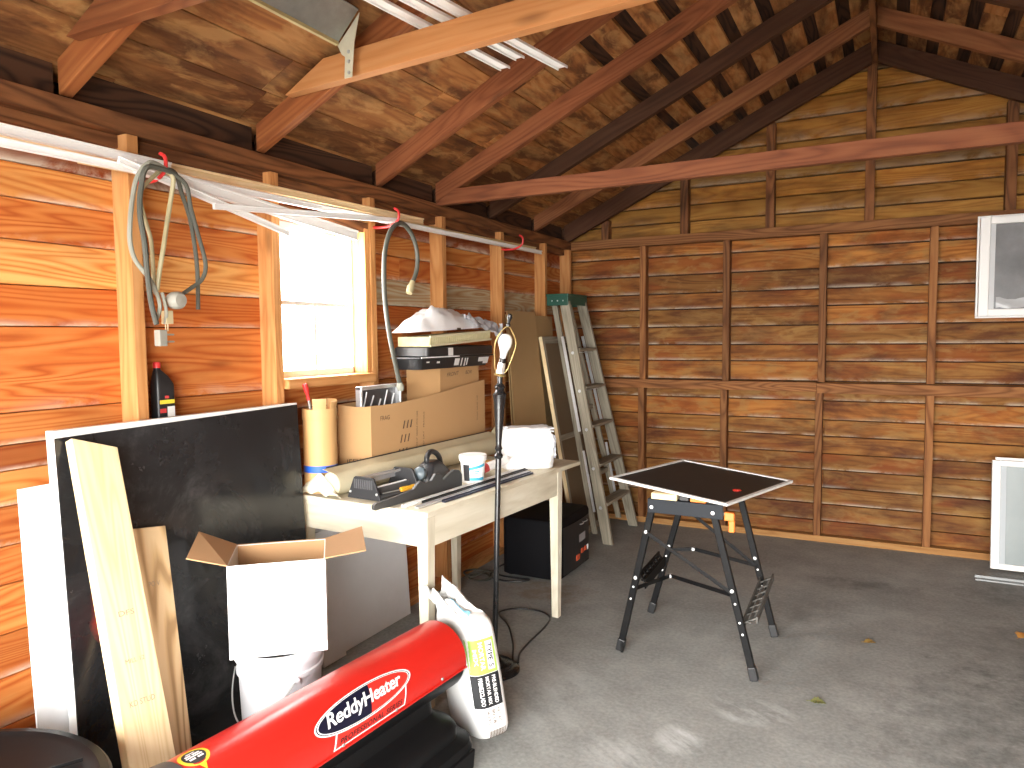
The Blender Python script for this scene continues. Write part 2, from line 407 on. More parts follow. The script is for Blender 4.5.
# strips of siding above and below the opening that belong to cut rows
mb.box((XB - .03, WY0, WZ1), (XB, WY1, 2.06), 'y', tint=(1, .9, .8), rnd=.4)
mb.box((XB - .03, WY0, 1.28), (XB, WY1, WZ0), 'y', tint=(.7, .6, .5), rnd=.4)
wl = struct(mb.build('wall_left', W_LEFT, bevel=.0025, seg=1))
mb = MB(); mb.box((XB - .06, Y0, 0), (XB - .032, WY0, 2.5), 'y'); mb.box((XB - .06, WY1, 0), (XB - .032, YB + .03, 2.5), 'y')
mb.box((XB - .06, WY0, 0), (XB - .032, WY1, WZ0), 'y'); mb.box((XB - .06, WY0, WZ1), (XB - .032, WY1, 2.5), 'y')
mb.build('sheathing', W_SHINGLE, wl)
for y in (-.95, -.35, .30, .96, 1.66, 2.318, 2.98, 3.65, 4.385, 5.09, 5.575):
    mb = MB(); ww = .045 if y < 5.5 else .045
    mb.box((XS - .089, y, .045), (XS, y + ww, 2.21), 'z'); mb.build('stud', W_STUD, wl, bevel=.003)
mb = MB(); mb.box((XS - .089, Y0, 2.21), (XS, YB, ZP), 'y'); mb.box((XS - .089, Y0, 2.165), (XS - .045, YB, 2.209), 'y'); mb.build('top_plate', W_PLATE, wl, bevel=.003)
mb = MB(); mb.box((XS - .089, Y0, 0), (XS, YB, .045), 'y'); mb.build('bottom_plate', W_STUD, wl, bevel=.003)
mb = MB(); mb.box((XS - .089, 1.706, 1.16), (XS - .03, 2.317, 1.205), 'y'); mb.build('blocking', W_PLATE, wl, bevel=.003)
mb = MB()   # added dark strips closing the open eave gap, standing in for its shade
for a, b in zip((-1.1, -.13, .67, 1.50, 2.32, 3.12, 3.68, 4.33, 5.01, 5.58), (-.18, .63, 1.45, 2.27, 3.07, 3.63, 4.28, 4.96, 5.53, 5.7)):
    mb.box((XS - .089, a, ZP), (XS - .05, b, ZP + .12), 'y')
mb.build('eave_shade_strip', W_SHINGLE, wl)

# window in the left wall
gl = NT('window_glass'); tr = gl.n('ShaderNodeBsdfTransparent'); gs = gl.n('ShaderNodeBsdfGlossy'); gs.inputs['Roughness'].default_value = .02
mx = gl.n('ShaderNodeMixShader'); mx.inputs[0].default_value = .04; gl.l(tr.outputs[0], mx.inputs[1]); gl.l(gs.outputs[0], mx.inputs[2])
gl.t.nodes.remove(gl.b); gl.l(mx.outputs[0], gl.out.inputs[0]); GLASS = gl.m
mb = MB(); ym = (WY0 + WY1) / 2
for lo, hi, ax in (((-2.465, WY0, WZ0), (-2.43, WY0 + .03, WZ1), 'z'), ((-2.465, WY1 - .03, WZ0), (-2.43, WY1, WZ1), 'z'), ((-2.465, WY0, WZ0), (-2.43, WY1, WZ0 + .03), 'y'),
                   ((-2.465, WY0, WZ1 - .03), (-2.43, WY1, WZ1), 'y'), ((-2.46, WY0, 1.655), (-2.435, WY1, 1.675), 'y'), ((-2.458, ym - .008, WZ0), (-2.438, ym + .008, 1.655), 'z')):
    mb.box(lo, hi, ax)
w1 = struct(mb.build('window_1', WHITE))
mb = MB(); mb.box((-2.451, WY0 + .02, WZ0 + .02), (-2.449, WY1 - .02, WZ1 - .02), 'y'); mb.build('pane', GLASS, w1)
mb = MB(); mb.box((-2.43, 2.364, WZ0 - .045), (-2.315, 2.979, WZ0), 'y'); mb.build('window_sill', W_STUD, w1, bevel=.006)
mb = MB(); mb.box((-2.43, WY1 - .022, WZ0), (-2.345, WY1 + .012, WZ1 + .02), 'z'); mb.build('jamb', W_STUD, w1, bevel=.002)
mb = MB(); mb.box((-2.43, 2.366, WZ1 + .0), (-2.35, 2.978, WZ1 + .05), 'y'); mb.build('header', W_PLATE, w1, bevel=.002)

# far wall
mb = MB(); z = 0; k = 0
zs = [0]
while zs[-1] < 2.22: zs.append(zs[-1] + .118 + .03 * random.random())
for i in range(len(zs) - 1):
    cuts = [XB, -1.72 + random.random() * .01] if i % 4 == 2 else [XB]
    if i % 3 == 0: cuts.append(-.40)
    cuts.append(XRB)
    for u, v in zip(cuts, cuts[1:]):
        off = .012 * random.random()
        b = 1.0 if zs[i] < 1.9 else 1.1
        tn = random.choice([(1, 1, 1), (1.05, .95, .85), (.95, 1.0, 1.05), (.85, .85, .85), (1.1, 1.0, .9)])
        mb.hexa([(u, YB + .03, zs[i]), (v, YB + .03, zs[i]), (v, YB - .010 - off, zs[i]), (u, YB - .010 - off, zs[i]), (u, YB + .03, zs[i + 1] - .009), (v, YB + .03, zs[i + 1] - .009), (v, YB, zs[i + 1] - .009), (u, YB, zs[i + 1] - .009)], tint=tuple(b * x for x in tn))
wf = mb
# make v of these boards run up the board
wfar = struct(mb.build('wall_far', W_FAR, bevel=.002, seg=1))
mb = MB(); zg = zs[-1]
while zg < 3.45:
    h = .125 + .03 * random.random()
    w = (3.42 - zg) / SL
    x0, x1 = max(XB, RX - w - .1), min(XRB, RX + w + .1)
    w2 = max(.02, (3.42 - zg - h) / SL); xa, xb = max(XB, RX - w2 - .1), min(XRB, RX + w2 + .1)
    off = .012 * random.random(); tn = random.choice([(1, 1, 1), (1.1, 1.0, .85), (.85, .85, .8), (1.15, 1.1, 1.0)])
    mb.hexa([(x0, YB + .03, zg), (x1, YB + .03, zg), (x1, YB - .01 - off, zg), (x0, YB - .01 - off, zg), (xa, YB + .03, zg + h - .008), (xb, YB + .03, zg + h - .008), (xb, YB, zg + h - .008), (xa, YB, zg + h - .008)], tint=tn)
    zg += h
mb.build('gable_siding', W_GABLE, wfar, bevel=.002, seg=1)
mb = MB(); mb.box((XB, YB + .032, 0), (XRB, YB + .06, 2.35), 'x'); mb.prism([(XB, YB + .032, 2.35), (XRB, YB + .032, 2.35), (RX, YB + .032, 3.5)], (0, .028, 0)); mb.build('sheathing', W_SHINGLE, wfar)
for x in (-1.735, -1.09, -.421, .258, .93, 1.6):
    for z0, z1, dx in ((.045, 1.085, -.012 if x < .1 else .0), (1.155, 2.205, 0)):
        mb = MB(); mb.box((x - .024 + dx, YS, z0), (x + .024 + dx, YS + .085, z1), 'z'); mb.build('stud', W_STUDF, wfar, bevel=.003)
for x in (-2.05, -1.41, -.785, -.135, .672, 1.3):
    zt = 2.29 + SL * (min(x, 2 * RX - x) + 2.36) - .005
    mb = MB(); mb.box((x - .03, YS, ZP), (x + .03, YS + .085, zt), 'z'); mb.build('gable_stud', W_PLATE, wfar, bevel=.003)
mb = MB(); mb.box((XS, YS - .012, 2.205), (XRB, YS + .085, ZP), 'x'); mb.build('top_plate', W_STUDF, wfar, bevel=.003)
mb = MB(); mb.box((XS, YS - .006, 1.086), (-.45, YS + .085, 1.154), 'x'); mb.box((-.449, YS - .01, 1.078), (XRB, YS + .085, 1.15), 'x'); mb.build('middle_rail', W_STUDF, wfar, bevel=.003)
mb = MB(); mb.box((XS, YS - .004, 0), (XRB, YS + .085, .045), 'x', tint=(.75, .8, .75)); mb.build('bottom_plate', W_STUD, wfar, bevel=.003)

# right wall and door end (outside the picture, they shape the daylight)
mb = MB()
for i in range(16):
    mb.box((XRB - .0, Y0, i * .145), (XRB + .03, YB, i * .145 + .142), 'y')
wr = struct(mb.build('wall_right', W_FAR))
for y in (-.9, -.2, .5, 1.2, 1.9, 2.6, 3.3, 4.0, 4.7, 5.3):
    mb = MB(); mb.box((XR, y, .045), (XR + .088, y + .045, 2.21), 'z'); mb.build('stud', W_STUDF, wr, bevel=.003)
mb = MB(); mb.box((XR, Y0, 2.21), (XR + .088, YB, ZP), 'y'); mb.build('top_plate', W_PLATE, wr, bevel=.003)
DX0, DX1, DZ1 = -2.25, 1.15, 1.98
mb = MB(); mb.box((XB, Y0 - .1, 0), (DX0, Y0, ZP), 'z'); mb.box((DX1, Y0 - .1, 0), (XRB, Y0, ZP), 'z'); mb.box((DX0, Y0 - .1, DZ1), (DX1, Y0, ZP), 'x')
mb.prism([(XB - .1, Y0 - .1, ZP), (XRB + .1, Y0 - .1, ZP), (RX, Y0 - .1, 3.56)], (0, .1, 0)); struct(mb.build('wall_back', W_FAR))

# roof: boards along the ridge, shingle underside behind the gaps
ang = math.atan(SL); ca, sa = math.cos(ang), math.sin(ang)
mb = MB(); sh = MB()
L = (RX + 2.5) / ca
for side in (-1, 1):
    def P(s_, y, off):   # s_ = distance down from ridge along slope, off = above rafter tops
        x = RX + side * s_ * ca; z = zr(RX) - s_ * sa + .100 / ca + off / ca
        return (x, y, z)
    s_ = .02; k = 0
    while s_ < L - .02:
        wd = .185 if s_ > 1.25 else .115
        gp = .006 if s_ > 1.25 else .075
        e = min(s_ + wd, L)
        ys = [Y0 - .1] + sorted(random.uniform(0, 5.5) for _ in range(2)) + [YB + .05]
        for a, b in zip(ys, ys[1:]):
            mb.hexa([P(s_, a, 0), P(s_, b - .004, 0), P(e, b - .004, 0), P(e, a, 0), P(s_, a, .018), P(s_, b - .004, .018), P(e, b - .004, .018), P(e, a, .018)])
        s_ = e + gp; k += 1
    for i in range(14):
        a = L * i / 14; b = L * (i + 1) / 14
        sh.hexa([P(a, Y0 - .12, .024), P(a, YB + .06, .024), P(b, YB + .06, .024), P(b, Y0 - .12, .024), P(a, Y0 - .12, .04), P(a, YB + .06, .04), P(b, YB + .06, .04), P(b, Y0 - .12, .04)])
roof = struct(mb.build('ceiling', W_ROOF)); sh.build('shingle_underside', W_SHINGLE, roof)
RY = [-.15, .65, 1.475, 2.295, 3.095, 3.655, 4.305, 4.985, 5.555]
for i, y in enumerate(RY):
    for side in (-1, 1):
        mb = MB(); dp = .10 / ca if i < 8 else .13 / ca
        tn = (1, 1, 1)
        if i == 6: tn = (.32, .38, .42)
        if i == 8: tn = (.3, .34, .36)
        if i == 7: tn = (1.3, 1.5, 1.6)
        if i in (2, 3): tn = (1.6, 1.6, 1.35)  # nearer rafters tinted up: the warm light on them put into the colour
        xe = RX + side * (RX + 2.37); zt = .1 / ca; lo = zt - dp
        q = RX + side * .018
        p = [(q, zr(RX) - .018 * SL + lo), (xe, zr(-2.37) + lo), (xe, zr(-2.37) + zt), (q, zr(RX) - .018 * SL + zt)]
        a, b = y - .022, y + .022
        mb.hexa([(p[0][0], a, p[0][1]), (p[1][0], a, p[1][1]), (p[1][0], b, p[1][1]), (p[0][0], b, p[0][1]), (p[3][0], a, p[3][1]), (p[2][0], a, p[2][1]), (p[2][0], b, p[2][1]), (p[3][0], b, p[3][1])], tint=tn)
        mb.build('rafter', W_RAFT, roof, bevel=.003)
mb = MB(); mb.box((RX - .016, Y0, zr(RX) - .03), (RX + .016, YB - .1, zr(RX) + .10), 'y'); mb.build('ridge_board', W_PLATE, roof)

# tie beams
def tie(y0, y1, z0, z1, xa, label, mat, tint, drop, xb=None, rise=0, skew=0):
    mb = MB()
    xb = 2 * RX - xa if xb is None else xb
    h = z1 - z0
    y2, y3, z2, z3 = y0 + skew, y1 + skew, z0 + rise, z1 + rise
    c = [(xa, y0, z0 + drop), (xb, y2, z2), (xb, y3, z2), (xa, y1, z0 + drop), (xa + h * 1.9, y0, z1 + drop), (xb - h * 1.9, y2, z3), (xb - h * 1.9, y3, z3), (xa + h * 1.9, y1, z1 + drop)]
    mb.hexa(c, .5, tint)
    return tag(mb.build('tie_beam', mat, bevel=.003), label, 'beam', None)
BEAM_A = tie(2.222, 2.268, 2.468, 2.575, -2.155, 'bright orange-tan wooden tie beam carrying the white channels and the metal track strap', W_BEAM, (.92, .88, .82), .0, 1.35, .105, -.085)
BEAM_C = tie(1.405, 1.450, 2.425, 2.530, -2.245, 'dark brown wooden tie beam in the top left corner of the view', W_RAFT, (1.1, 1.2, 1.2), .0)
BEAM_B = tie(3.585, 3.630, 2.262, 2.345, -2.36, 'long dark reddish wooden tie beam crossing in front of the far gable', W_RAFT, (.95, .95, 1.0), .0)

# ------------------------------------------------------------------ hung on the left wall
def hook(y, z, label):
    mb = MB()
    pts = [(XS - .02, y, z - .06), (XS + .03, y, z - .066), (XS + .10, y, z - .064), (XS + .150, y, z - .04), (XS + .158, y, z - .006), (XS + .150, y, z + .012), (XS + .132, y, z + .022)]
    mb.tube(smooth_path(pts, 6), .0065, 8)
    return tag(mb.build('screw_hook', RED_HOOK, smooth=True), label, 'hook', 'red hooks on the left wall studs')
hook(1.690, 2.110, 'red screw hook on the stud left of the window, holding the looped grey cord')
hook(3.010, 2.125, 'red screw hook on the stud right of the window, holding the bare grey hose')
hook(4.400, 2.155, 'red screw hook farthest along the wall, near the moulding ends by the ladder')
def strip(name, y0, z0, y1, z1, h, x, label, mat=WHITE, cat='moulding', group='mouldings hung along the left wall', th=.012, x1=None):
    mb = MB(); x1 = x if x1 is None else x1
    mb.beam((x, y0, z0), (x1, y1, z1), th, h, (0, 0, 1))
    # raised lip along the top edge so that the strip reads as a moulding
    mb.beam((x + .004, y0, z0 + h * .36), (x1 + .004, y1, z1 + h * .36), th * 1.3, h * .2, (0, 0, 1))
    mb.beam((x + .003, y0, z0 - h * .40), (x1 + .003, y1, z1 - h * .40), th * 1.2, h * .14, (0, 0, 1))
    return tag(mb.build(name, mat, bevel=.0015, seg=1), label, cat, group)
strip('white_moulding', -.6, 2.112, 1.80, 2.118, .034, -2.300, 'short wide white moulding ending just past the first red hook', WHITE)
strip('wooden_moulding', -.5, 2.086, 3.42, 2.146, .034, -2.318, 'long tan bare wood strip behind the white mouldings on the hooks', W_PALE)
strip('white_moulding', -.7, 2.046, 4.86, 2.112, .026, -2.264, 'long white moulding, lowest of the bundle running from the near corner to the last hook', WHITE)
strip('cream_moulding', 1.45, 2.070, 4.80, 2.134, .022, -2.282, 'thin cream moulding in the middle of the bundle through all three red hooks', mat_plain('cream_paint', (.66, .52, .27), .55, var=.15, scale=12))
strip('white_moulding', 1.55, 2.085, 2.30, 1.938, .026, -2.228, 'white moulding offcut slanting down in front of the stud left of the window', WHITE)
strip('white_moulding', 1.62, 2.08, 2.76, 1.985, .048, -2.246, 'wide white moulding tipping down across the top of the window', WHITE)
strip('white_moulding', 1.905, 1.990, 3.05, 2.092, .024, -2.211, 'short white moulding poking out low, crossing the slanted strips above the window', WHITE)

CORD_G = mat_plain('grey_cord', (.075, .077, .062), .5, var=.1)
CORD_L = mat_plain('pale_grey_cord', (.27, .27, .22), .5, var=.1)
CORD_T = mat_plain('tan_cord', (.38, .33, .19), .5, var=.1)
PLUG = mat_plain('grey_plug', (.28, .27, .23), .5, var=.1)
t_ = thing('extension_cord', 'looped grey and tan extension cords hanging from a red hook left of the window', 'cord', (-2.195, 1.64, 1.48))
def cable(name, pts, mat, r, parent, org, x=None, dx=0.0):
    mb = MB(); P = []
    for i, (y, z) in enumerate(pts):
        P.append((dx + .008 * math.sin(i * 1.9), y - org[1], z - org[2]))
    mb.tube(smooth_path(P, 7), r, 8); return mb.build(name, mat, parent, smooth=True)
og = (-2.195, 1.64, 1.48)
cable('cable', [(1.690, 2.076), (1.628, 2.086), (1.588, 2.036), (1.565, 1.96), (1.544, 1.876), (1.548, 1.812), (1.57, 1.759), (1.61, 1.70), (1.632, 1.655)], CORD_L, .008, t_, og, dx=.012)
cable('cable', [(1.692, 2.066), (1.598, 2.062), (1.581, 1.995), (1.573, 1.912), (1.576, 1.815), (1.589, 1.701), (1.603, 1.619), (1.610, 1.552)], CORD_G, .009, t_, og, dx=.035)
cable('cable', [(1.685, 2.070), (1.705, 2.048), (1.703, 1.981), (1.683, 1.894), (1.656, 1.806), (1.646, 1.738), (1.637, 1.665)], CORD_T, .008, t_, og, dx=.02)
cable('cable', [(1.682, 2.074), (1.598, 1.985), (1.618, 1.909), (1.638, 1.838), (1.633, 1.754), (1.640, 1.70), (1.65, 1.66)], CORD_T, .007, t_, og, dx=-.005)
cable('cable', [(1.688, 2.078), (1.722, 2.069), (1.755, 2.007), (1.784, 1.925), (1.791, 1.82), (1.804, 1.733), (1.807, 1.608)], CORD_G, .0075, t_, og, dx=.01)
cable('cable', [(1.690, 2.070), (1.748, 2.033), (1.775, 1.96), (1.803, 1.865), (1.818, 1.769), (1.808, 1.715), (1.764, 1.680), (1.71, 1.652)], CORD_G, .0075, t_, og, dx=.028)
cable('cable', [(1.630, 1.66), (1.634, 1.61), (1.622, 1.555)], CORD_L, .007, t_, og, dx=.02)
cable('cable', [(1.650, 1.66), (1.658, 1.60), (1.662, 1.555)], CORD_L, .006, t_, og, dx=.02)
mb = MB(); mb.box((.0, -.012, -.0), (.03, .018, .055)); mb.box((.004, .020, .012), (.022, .052, .018)); mb.box((.004, .020, .036), (.022, .052, .042))
mb.build('plug', PLUG, t_, bevel=.005)
mb = MB(); mb.box((.0, .018, .075), (.028, .045, .12)); mb.box((.006, .026, .05), (.010, .030, .075)); mb.box((.018, .026, .05), (.022, .030, .075)); mb.build('plug', mat_plain('brass_plug', (.5, .42, .25), .4), t_, bevel=.004)
mb = MB(); mb.lathe([(.0, -.028), (.024, -.026), (.03, -.01), (.03, .016), (.022, .028), (0, .03)], (0, 0, 0), 16, Matrix.Translation((.03, .055, .155)) @ Matrix.Rotation(PI / 2, 4, 'Y')); mb.build('outlet_block', PLUG, t_, smooth=True)

mb = MB()
hp = [(3.004, 1.262), (2.972, 1.36), (2.925, 1.516), (2.895, 1.687), (2.892, 1.833), (2.908, 1.942), (2.955, 2.033), (3.02, 2.073), (3.08, 2.066), (3.135, 2.025), (3.174, 1.949), (3.170, 1.854), (3.128, 1.785)]
t_ = thing('hose', 'bare dark grey hose looped over the red hook right of the window', 'hose', (-2.19, 3.0, 1.26))
mb.tube([Vector((.0, y - 3.0, z - 1.26)) for y, z in [tuple(p)[1:] for p in smooth_path([(0, a, b) for a, b in hp], 8)]], .012, 10)
mb.build('hose_line', CORD_G, t_, smooth=True)
mb = MB(); mb.lathe([(.0, -.05), (.017, -.05), (.02, -.03), (.02, -.01), (.014, 0), (.014, .02), (0, .02)], n=12, M=Matrix.Translation((0, .121, .513)) @ Matrix.Rotation(-.5, 4, 'X')); mb.build('hose_fitting', CORD_T, t_, smooth=True)
mb = MB(); mb.lathe([(.0, -.03), (.016, -.03), (.02, -.01), (.014, .012), (0, .012)], n=12, M=Matrix.Translation((0, .004, .004)) @ Matrix.Rotation(.3, 4, 'X')); mb.build('hose_fitting', CORD_L, t_, smooth=True)

# black oil bottle on the blocking between the studs
t_ = thing('oil_bottle', 'black plastic oil bottle with red cap on the blocking above the black panel', 'bottle', (-2.385, 1.795, 1.206))
t_.scale = (.8, .78, .80)
def rrect(hx, hy, n=5, r=.3):
    out = []; rr = min(hx, hy) * r
    for cx, cy, a0 in ((hx - rr, hy - rr, 0), (-hx + rr, hy - rr, 90), (-hx + rr, -hy + rr, 180), (hx - rr, -hy + rr, 270)):
        for i in range(n + 1):
            a = R(a0 + 90 * i / n); out.append((cx + rr * math.cos(a), cy + rr * math.sin(a)))
    return out
mb = MB(); rings = []
for z, sx_, sy_, oy in ((0, .027, .046, 0), (.004, .030, .049, 0), (.15, .030, .049, 0), (.165, .029, .048, 0), (.20, .024, .034, -.010), (.225, .016, .018, -.022), (.232, .013, .013, -.025), (.24, .013, .013, -.025)):
    rings.append([(x, y + oy, z) for x, y in rrect(sx_, sy_, 5, .55)])
mb.loft(rings); mb.build('bottle_body', BLACK, t_, smooth=True)
mb = MB(); mb.lathe([(.0, .241), (.017, .241), (.017, .262), (.014, .268), (0, .268)], (0, -.025, 0), 16); mb.build('cap', RED_HOOK, t_, smooth=True)
mb = MB(); fn = lambda x, y: (.0305, x, y)
add_rect(mb, -.040, .040, .075, .093, fn, m=0); add_rect(mb, -.012, .010, .100, .112, fn, m=1); add_rect(mb, .0, .040, .012, .062, fn, m=2); add_rect(mb, -.040, -.006, .034, .054, fn, m=1)
mb.build('label', [mat_plain('yellow_print', (.75, .60, .05), .5), mat_plain('red_print', (.55, .05, .05), .5), mat_plain('white_print', (.75, .75, .73), .5)], t_)

# far wall: white vinyl window, second window unit leaning on the floor below
t = NT('dull_glass'); co = t.coord('Object'); DULL = t.set(t.ramp(t.noise(co, 4, 6, .6), [(.3, (.16, .165, .17)), (.7, (.27, .275, .28))]), .12, 0, .5)
mb = MB(); fy0, fy1 = 5.555, 5.618
wx0, wx1, wz0, wz1 = .508, 1.22, 1.604, 2.232
fw = .055
for lo, hi, ax in (((wx0, fy0, wz0), (wx0 + fw, fy1, wz1), 'z'), ((wx1 - fw, fy0, wz0), (wx1, fy1, wz1), 'z'), ((wx0 + fw, fy0, wz0), (wx1 - fw, fy1, wz0 + .045), 'x'), ((wx0 + fw, fy0, wz1 - .045), (wx1 - fw, fy1, wz1), 'x'),
                   ((wx0 - .012, fy1 - .02, wz0 - .012), (wx1 + .012, fy1, wz0), 'x'), ((wx0 - .012, fy1 - .02, wz1), (wx1 + .012, fy1, wz1 + .014), 'x'), ((wx0 - .012, fy1 - .02, wz0), (wx0, fy1, wz1), 'z'), ((wx1, fy1 - .02, wz0), (wx1 + .012, fy1, wz1), 'z')):
    mb.box(lo, hi, ax)
w2 = struct(mb.build('window_2', WHITE, bevel=.004))
mb = MB(); mb.box((wx0 + fw, fy0 + .022, wz0 + .045), (wx1 - fw, fy0 + .03, wz1 - .045)); mb.build('pane', DULL, w2)
mb = MB(); mb.box((wx0 + fw, fy0 + .014, wz0 + .045), (wx0 + fw + .03, fy0 + .03, wz1 - .045), 'z'); mb.build('sash_rail', mat_plain('grey_track', (.5, .51, .52), .4), w2)
mb = MB()
mb.grid(lambda u, v: (wx0 + fw + .04 + u * .5, fy0 + .012 - .006 * math.sin(9 * u + 3 * v), wz0 + .05 + v * (.07 + .06 * noise.noise((u * 3, 1, 2))) + .01 * noise.noise((u * 12, v * 5, 0))), 24, 6)
mb.build('plastic_film', mat_plain('clear_film', (.45, .46, .47), .2), w2, smooth=True)
t_ = thing('window_sash', 'white framed window sash standing on the floor against the far wall', 'window', (.60, 5.36, 0), 0)
mb = MB(); SW, SH = .85, .70
for lo, hi, ax in (((0, 0, .02), (.045, .035, SH), 'z'), ((SW - .045, 0, .02), (SW, .035, SH), 'z'), ((.045, 0, .02), (SW - .045, .035, .055), 'x'), ((.045, 0, SH - .035), (SW - .045, .035, SH), 'x')):
    mb.box(lo, hi, ax)
Ml = Matrix.Rotation(-.10, 4, 'X')
mb.build('sash_frame', WHITE, t_, bevel=.004, M=Ml)
mb = MB(); mb.box((.045, .012, .055), (SW - .045, .018, SH - .035)); mb.build('pane', mat_plain('frosted_glass', (.25, .285, .285), .25, var=.12, scale=4), t_, M=Ml)
mb = MB(); mb.box((.045, .004, .055), (.075, .022, SH - .035), 'z'); mb.build('side_track', mat_plain('sash_track', (.36, .39, .41), .4), t_, M=Ml)
mb = MB(); mb.box((.02, .04, SH - .02), (SW, .06, SH + .018), 'x'); mb.build('back_rail', WHITE, t_, bevel=.003, M=Ml)
mb = MB(); mb.box((-.10, -.055, 0), (.95, -.015, .008), 'x'); mb.box((-.10, -.018, .008), (.95, -.014, .022), 'x'); tag(mb.build('sill_strip', mat_plain('dull_metal', (.30, .31, .31), .5, .3), M=Matrix.Translation((.6, 5.19, 0))), 'thin metal sill strip on the floor in front of the leaning window sash', 'strip')

# overhead: galvanised door track with strap, white channels laid over the tie beam
t_ = thing('door_track', 'grey galvanised overhead door track hung from the nearest tie beam', 'track', (-1.76, 2.2, 2.58))
GALV = mat_plain('dull_galvanised', (.30, .31, .29), .5, .5, var=.3, scale=9, dirt=.35)
GALVP = mat_plain('pale_strap', (.55, .53, .40), .6, .15, var=.15, scale=14, dirt=.2)
mb = MB(); mb.prism([(-.070, -.68, .010), (-.066, -.68, .006), (.028, -.68, .100), (.024, -.68, .104)], (0, .64, 0)); mb.prism([(.024, -.68, .104), (.028, -.68, .100), (.035, -.68, .104), (.035, -.68, .107)], (0, .64, 0)); mb.build('channel', GALV, t_)
mb = MB(); mb.beam((-.068, -.68, .004), (-.068, -.04, .004), .014, .012); mb.build('rolled_edge', mat_plain('rust_edge', (.50, .42, .2), .6, .2, dirt=.5), t_)
mb = MB(); mb.prism([(-.080, -.032, .012), (-.055, -.032, -.035), (-.040, -.032, -.045), (-.045, -.032, -.122), (-.010, -.032, -.122), (.004, -.032, 0), (.030, -.032, .100), (-.010, -.032, .06), (-.070, -.032, .004)], (0, .004, 0)); mb.build('strap', GALVP, t_, bevel=.001)
for z in (-.03, -.065, -.105):
    mb = MB(); mb.lathe([(0, 0), (.007, 0), (.006, .004), (0, .005)], n=10, M=Matrix.Translation((-.022, -.032, z)) @ Matrix.Rotation(PI / 2, 4, 'X')); mb.build('bolt', STEEL, t_)
def channel(x0, y0, x1, y1, z0, z1, w, label):
    mb = MB(); mb.beam((x0, y0, z0), (x1, y1, z1), w, .004)
    d = Vector((x1 - x0, y1 - y0, 0)).normalized(); s_ = Vector((d.y, -d.x, 0)) * (w / 2)
    for k in (-1, 1):
        mb.beam(Vector((x0, y0, z0 - .005)) + s_ * k, Vector((x1, y1, z1 - .005)) + s_ * k, .004, .009)
    pass
    return tag(mb.build('white_channel', WHITE), label, 'channel', 'white channels over the tie beam')
channel(-1.62, 1.0, -1.449, 2.77, 2.602, 2.625, .045, 'white channel strip farthest left over the nearest tie beam')
channel(-1.56, 1.0, -1.345, 2.70, 2.602, 2.625, .040, 'white channel strip in the middle of the three over the nearest tie beam')
channel(-1.50, 1.0, -1.235, 2.88, 2.602, 2.625, .045, 'white channel strip farthest right and longest over the nearest tie beam')

# ------------------------------------------------------------------ panels and lumber leaning on the left wall
t = NT('black_laminate'); co = t.coord('Object')
f = t.noise(co, 3.2, 9, .72, .6); c = t.ramp(f, [(.35, (.010, .010, .011)), (.55, (.018, .018, .019)), (.75, (.06, .06, .062))])
s3 = t.sep(co)
a = t.math('DIVIDE', t.math('SUBTRACT', s3[1], .10), .035); b = t.math('DIVIDE', t.math('SUBTRACT', s3[2], .62), .10)
d = t.math('ADD', t.math('ADD', t.math('MULTIPLY', a, a), t.math('MULTIPLY', b, b)), t.math('MULTIPLY_ADD', t.noise(co, 9, 4, .7), 3, -1.5))
c = t.mix(t.math('MULTIPLY', t.math('SUBTRACT', 1.0, d, None, True), .5), c, (.28, .02, .015))
rg = t.ramp(t.noise(co, 5, 6, .7), [(.3, .12), (.7, .30)])
BLK_LAM = t.set(c, rg, 0, .5); t.bump(t.noise(co, 2.2, 3, .5), .12, .02)
t_ = thing('laminate_slab', 'large black panel with white edges leaning on the left wall', 'panel', (-2.222, 1.335, 0))
lean = math.atan2(.060, 1.19)
PL, PH, PT = 1.045, 1.225, .046
Mp = Matrix.Rotation(-lean, 4, 'Y')
mb = MB(); mb.hexa([(-.003, .0, .004), (.001, .0, .004), (.001, PL - .004, .004), (-.003, PL - .004, .004), (-.003, .0, PH - .024), (.001, .0, PH - .024), (.001, PL - .004, PH - .008), (-.003, PL - .004, PH - .008)]); mb.build('black_face', BLK_LAM, t_, M=Mp)
mb = MB(); mb.box((-PT, 0, 0), (-.003, PL, PH)); mb.build('white_edging', WHITE, t_, bevel=.002, M=Mp)
mb = MB(); mb.box((0, 0, 0), (.008, .9, 1.055)); tag(mb.build('foam_board', WHITE_BOARD, M=Tz((-2.282, 1.245, 0)) @ Matrix.Rotation(-math.atan2(.050, 1.05), 4, 'Y')), 'tall thin white board leaning behind the black panel at the left', 'panel')
STAMP = mat_plain('faded_stamp', (.30, .24, .17), .8)
# two boards on the panel
def plank(top, bot, w, th, label, mat, marks=()):
    top = Vector(top); bot = Vector(bot)
    t_ = thing('lumber_board', label, 'board', bot, 0, 'boards leaning on the black panel')
    mb = MB(); a = (top - bot); L_ = a.length
    ad = a.normalized(); sd = Vector((0, 1, 0)); sd = (sd - ad * sd.dot(ad)).normalized(); nn = sd.cross(ad).normalized()
    if nn.x < 0: nn = -nn
    c = []
    for k in (0, th):
        for (s_, q) in ((0, -w / 2), (L_, -w / 2), (L_ - .035 if th > .03 else L_, w / 2), (0, w / 2)):
            c.append(ad * s_ + sd * q + nn * k)
    mb.hexa(c, .5)
    mb.build('plank', mat, t_, bevel=.003)
    if marks:
        fn = lambda s0: (lambda x, y: ad * (s0 + y) + sd * x + nn * (th + .0008))
        for s0, txt, h, wd in marks:
            mk = MB(); add_text(mk, txt, fn(s0), width=wd, height=h); mk.build('stamp', STAMP, t_)
    return t_
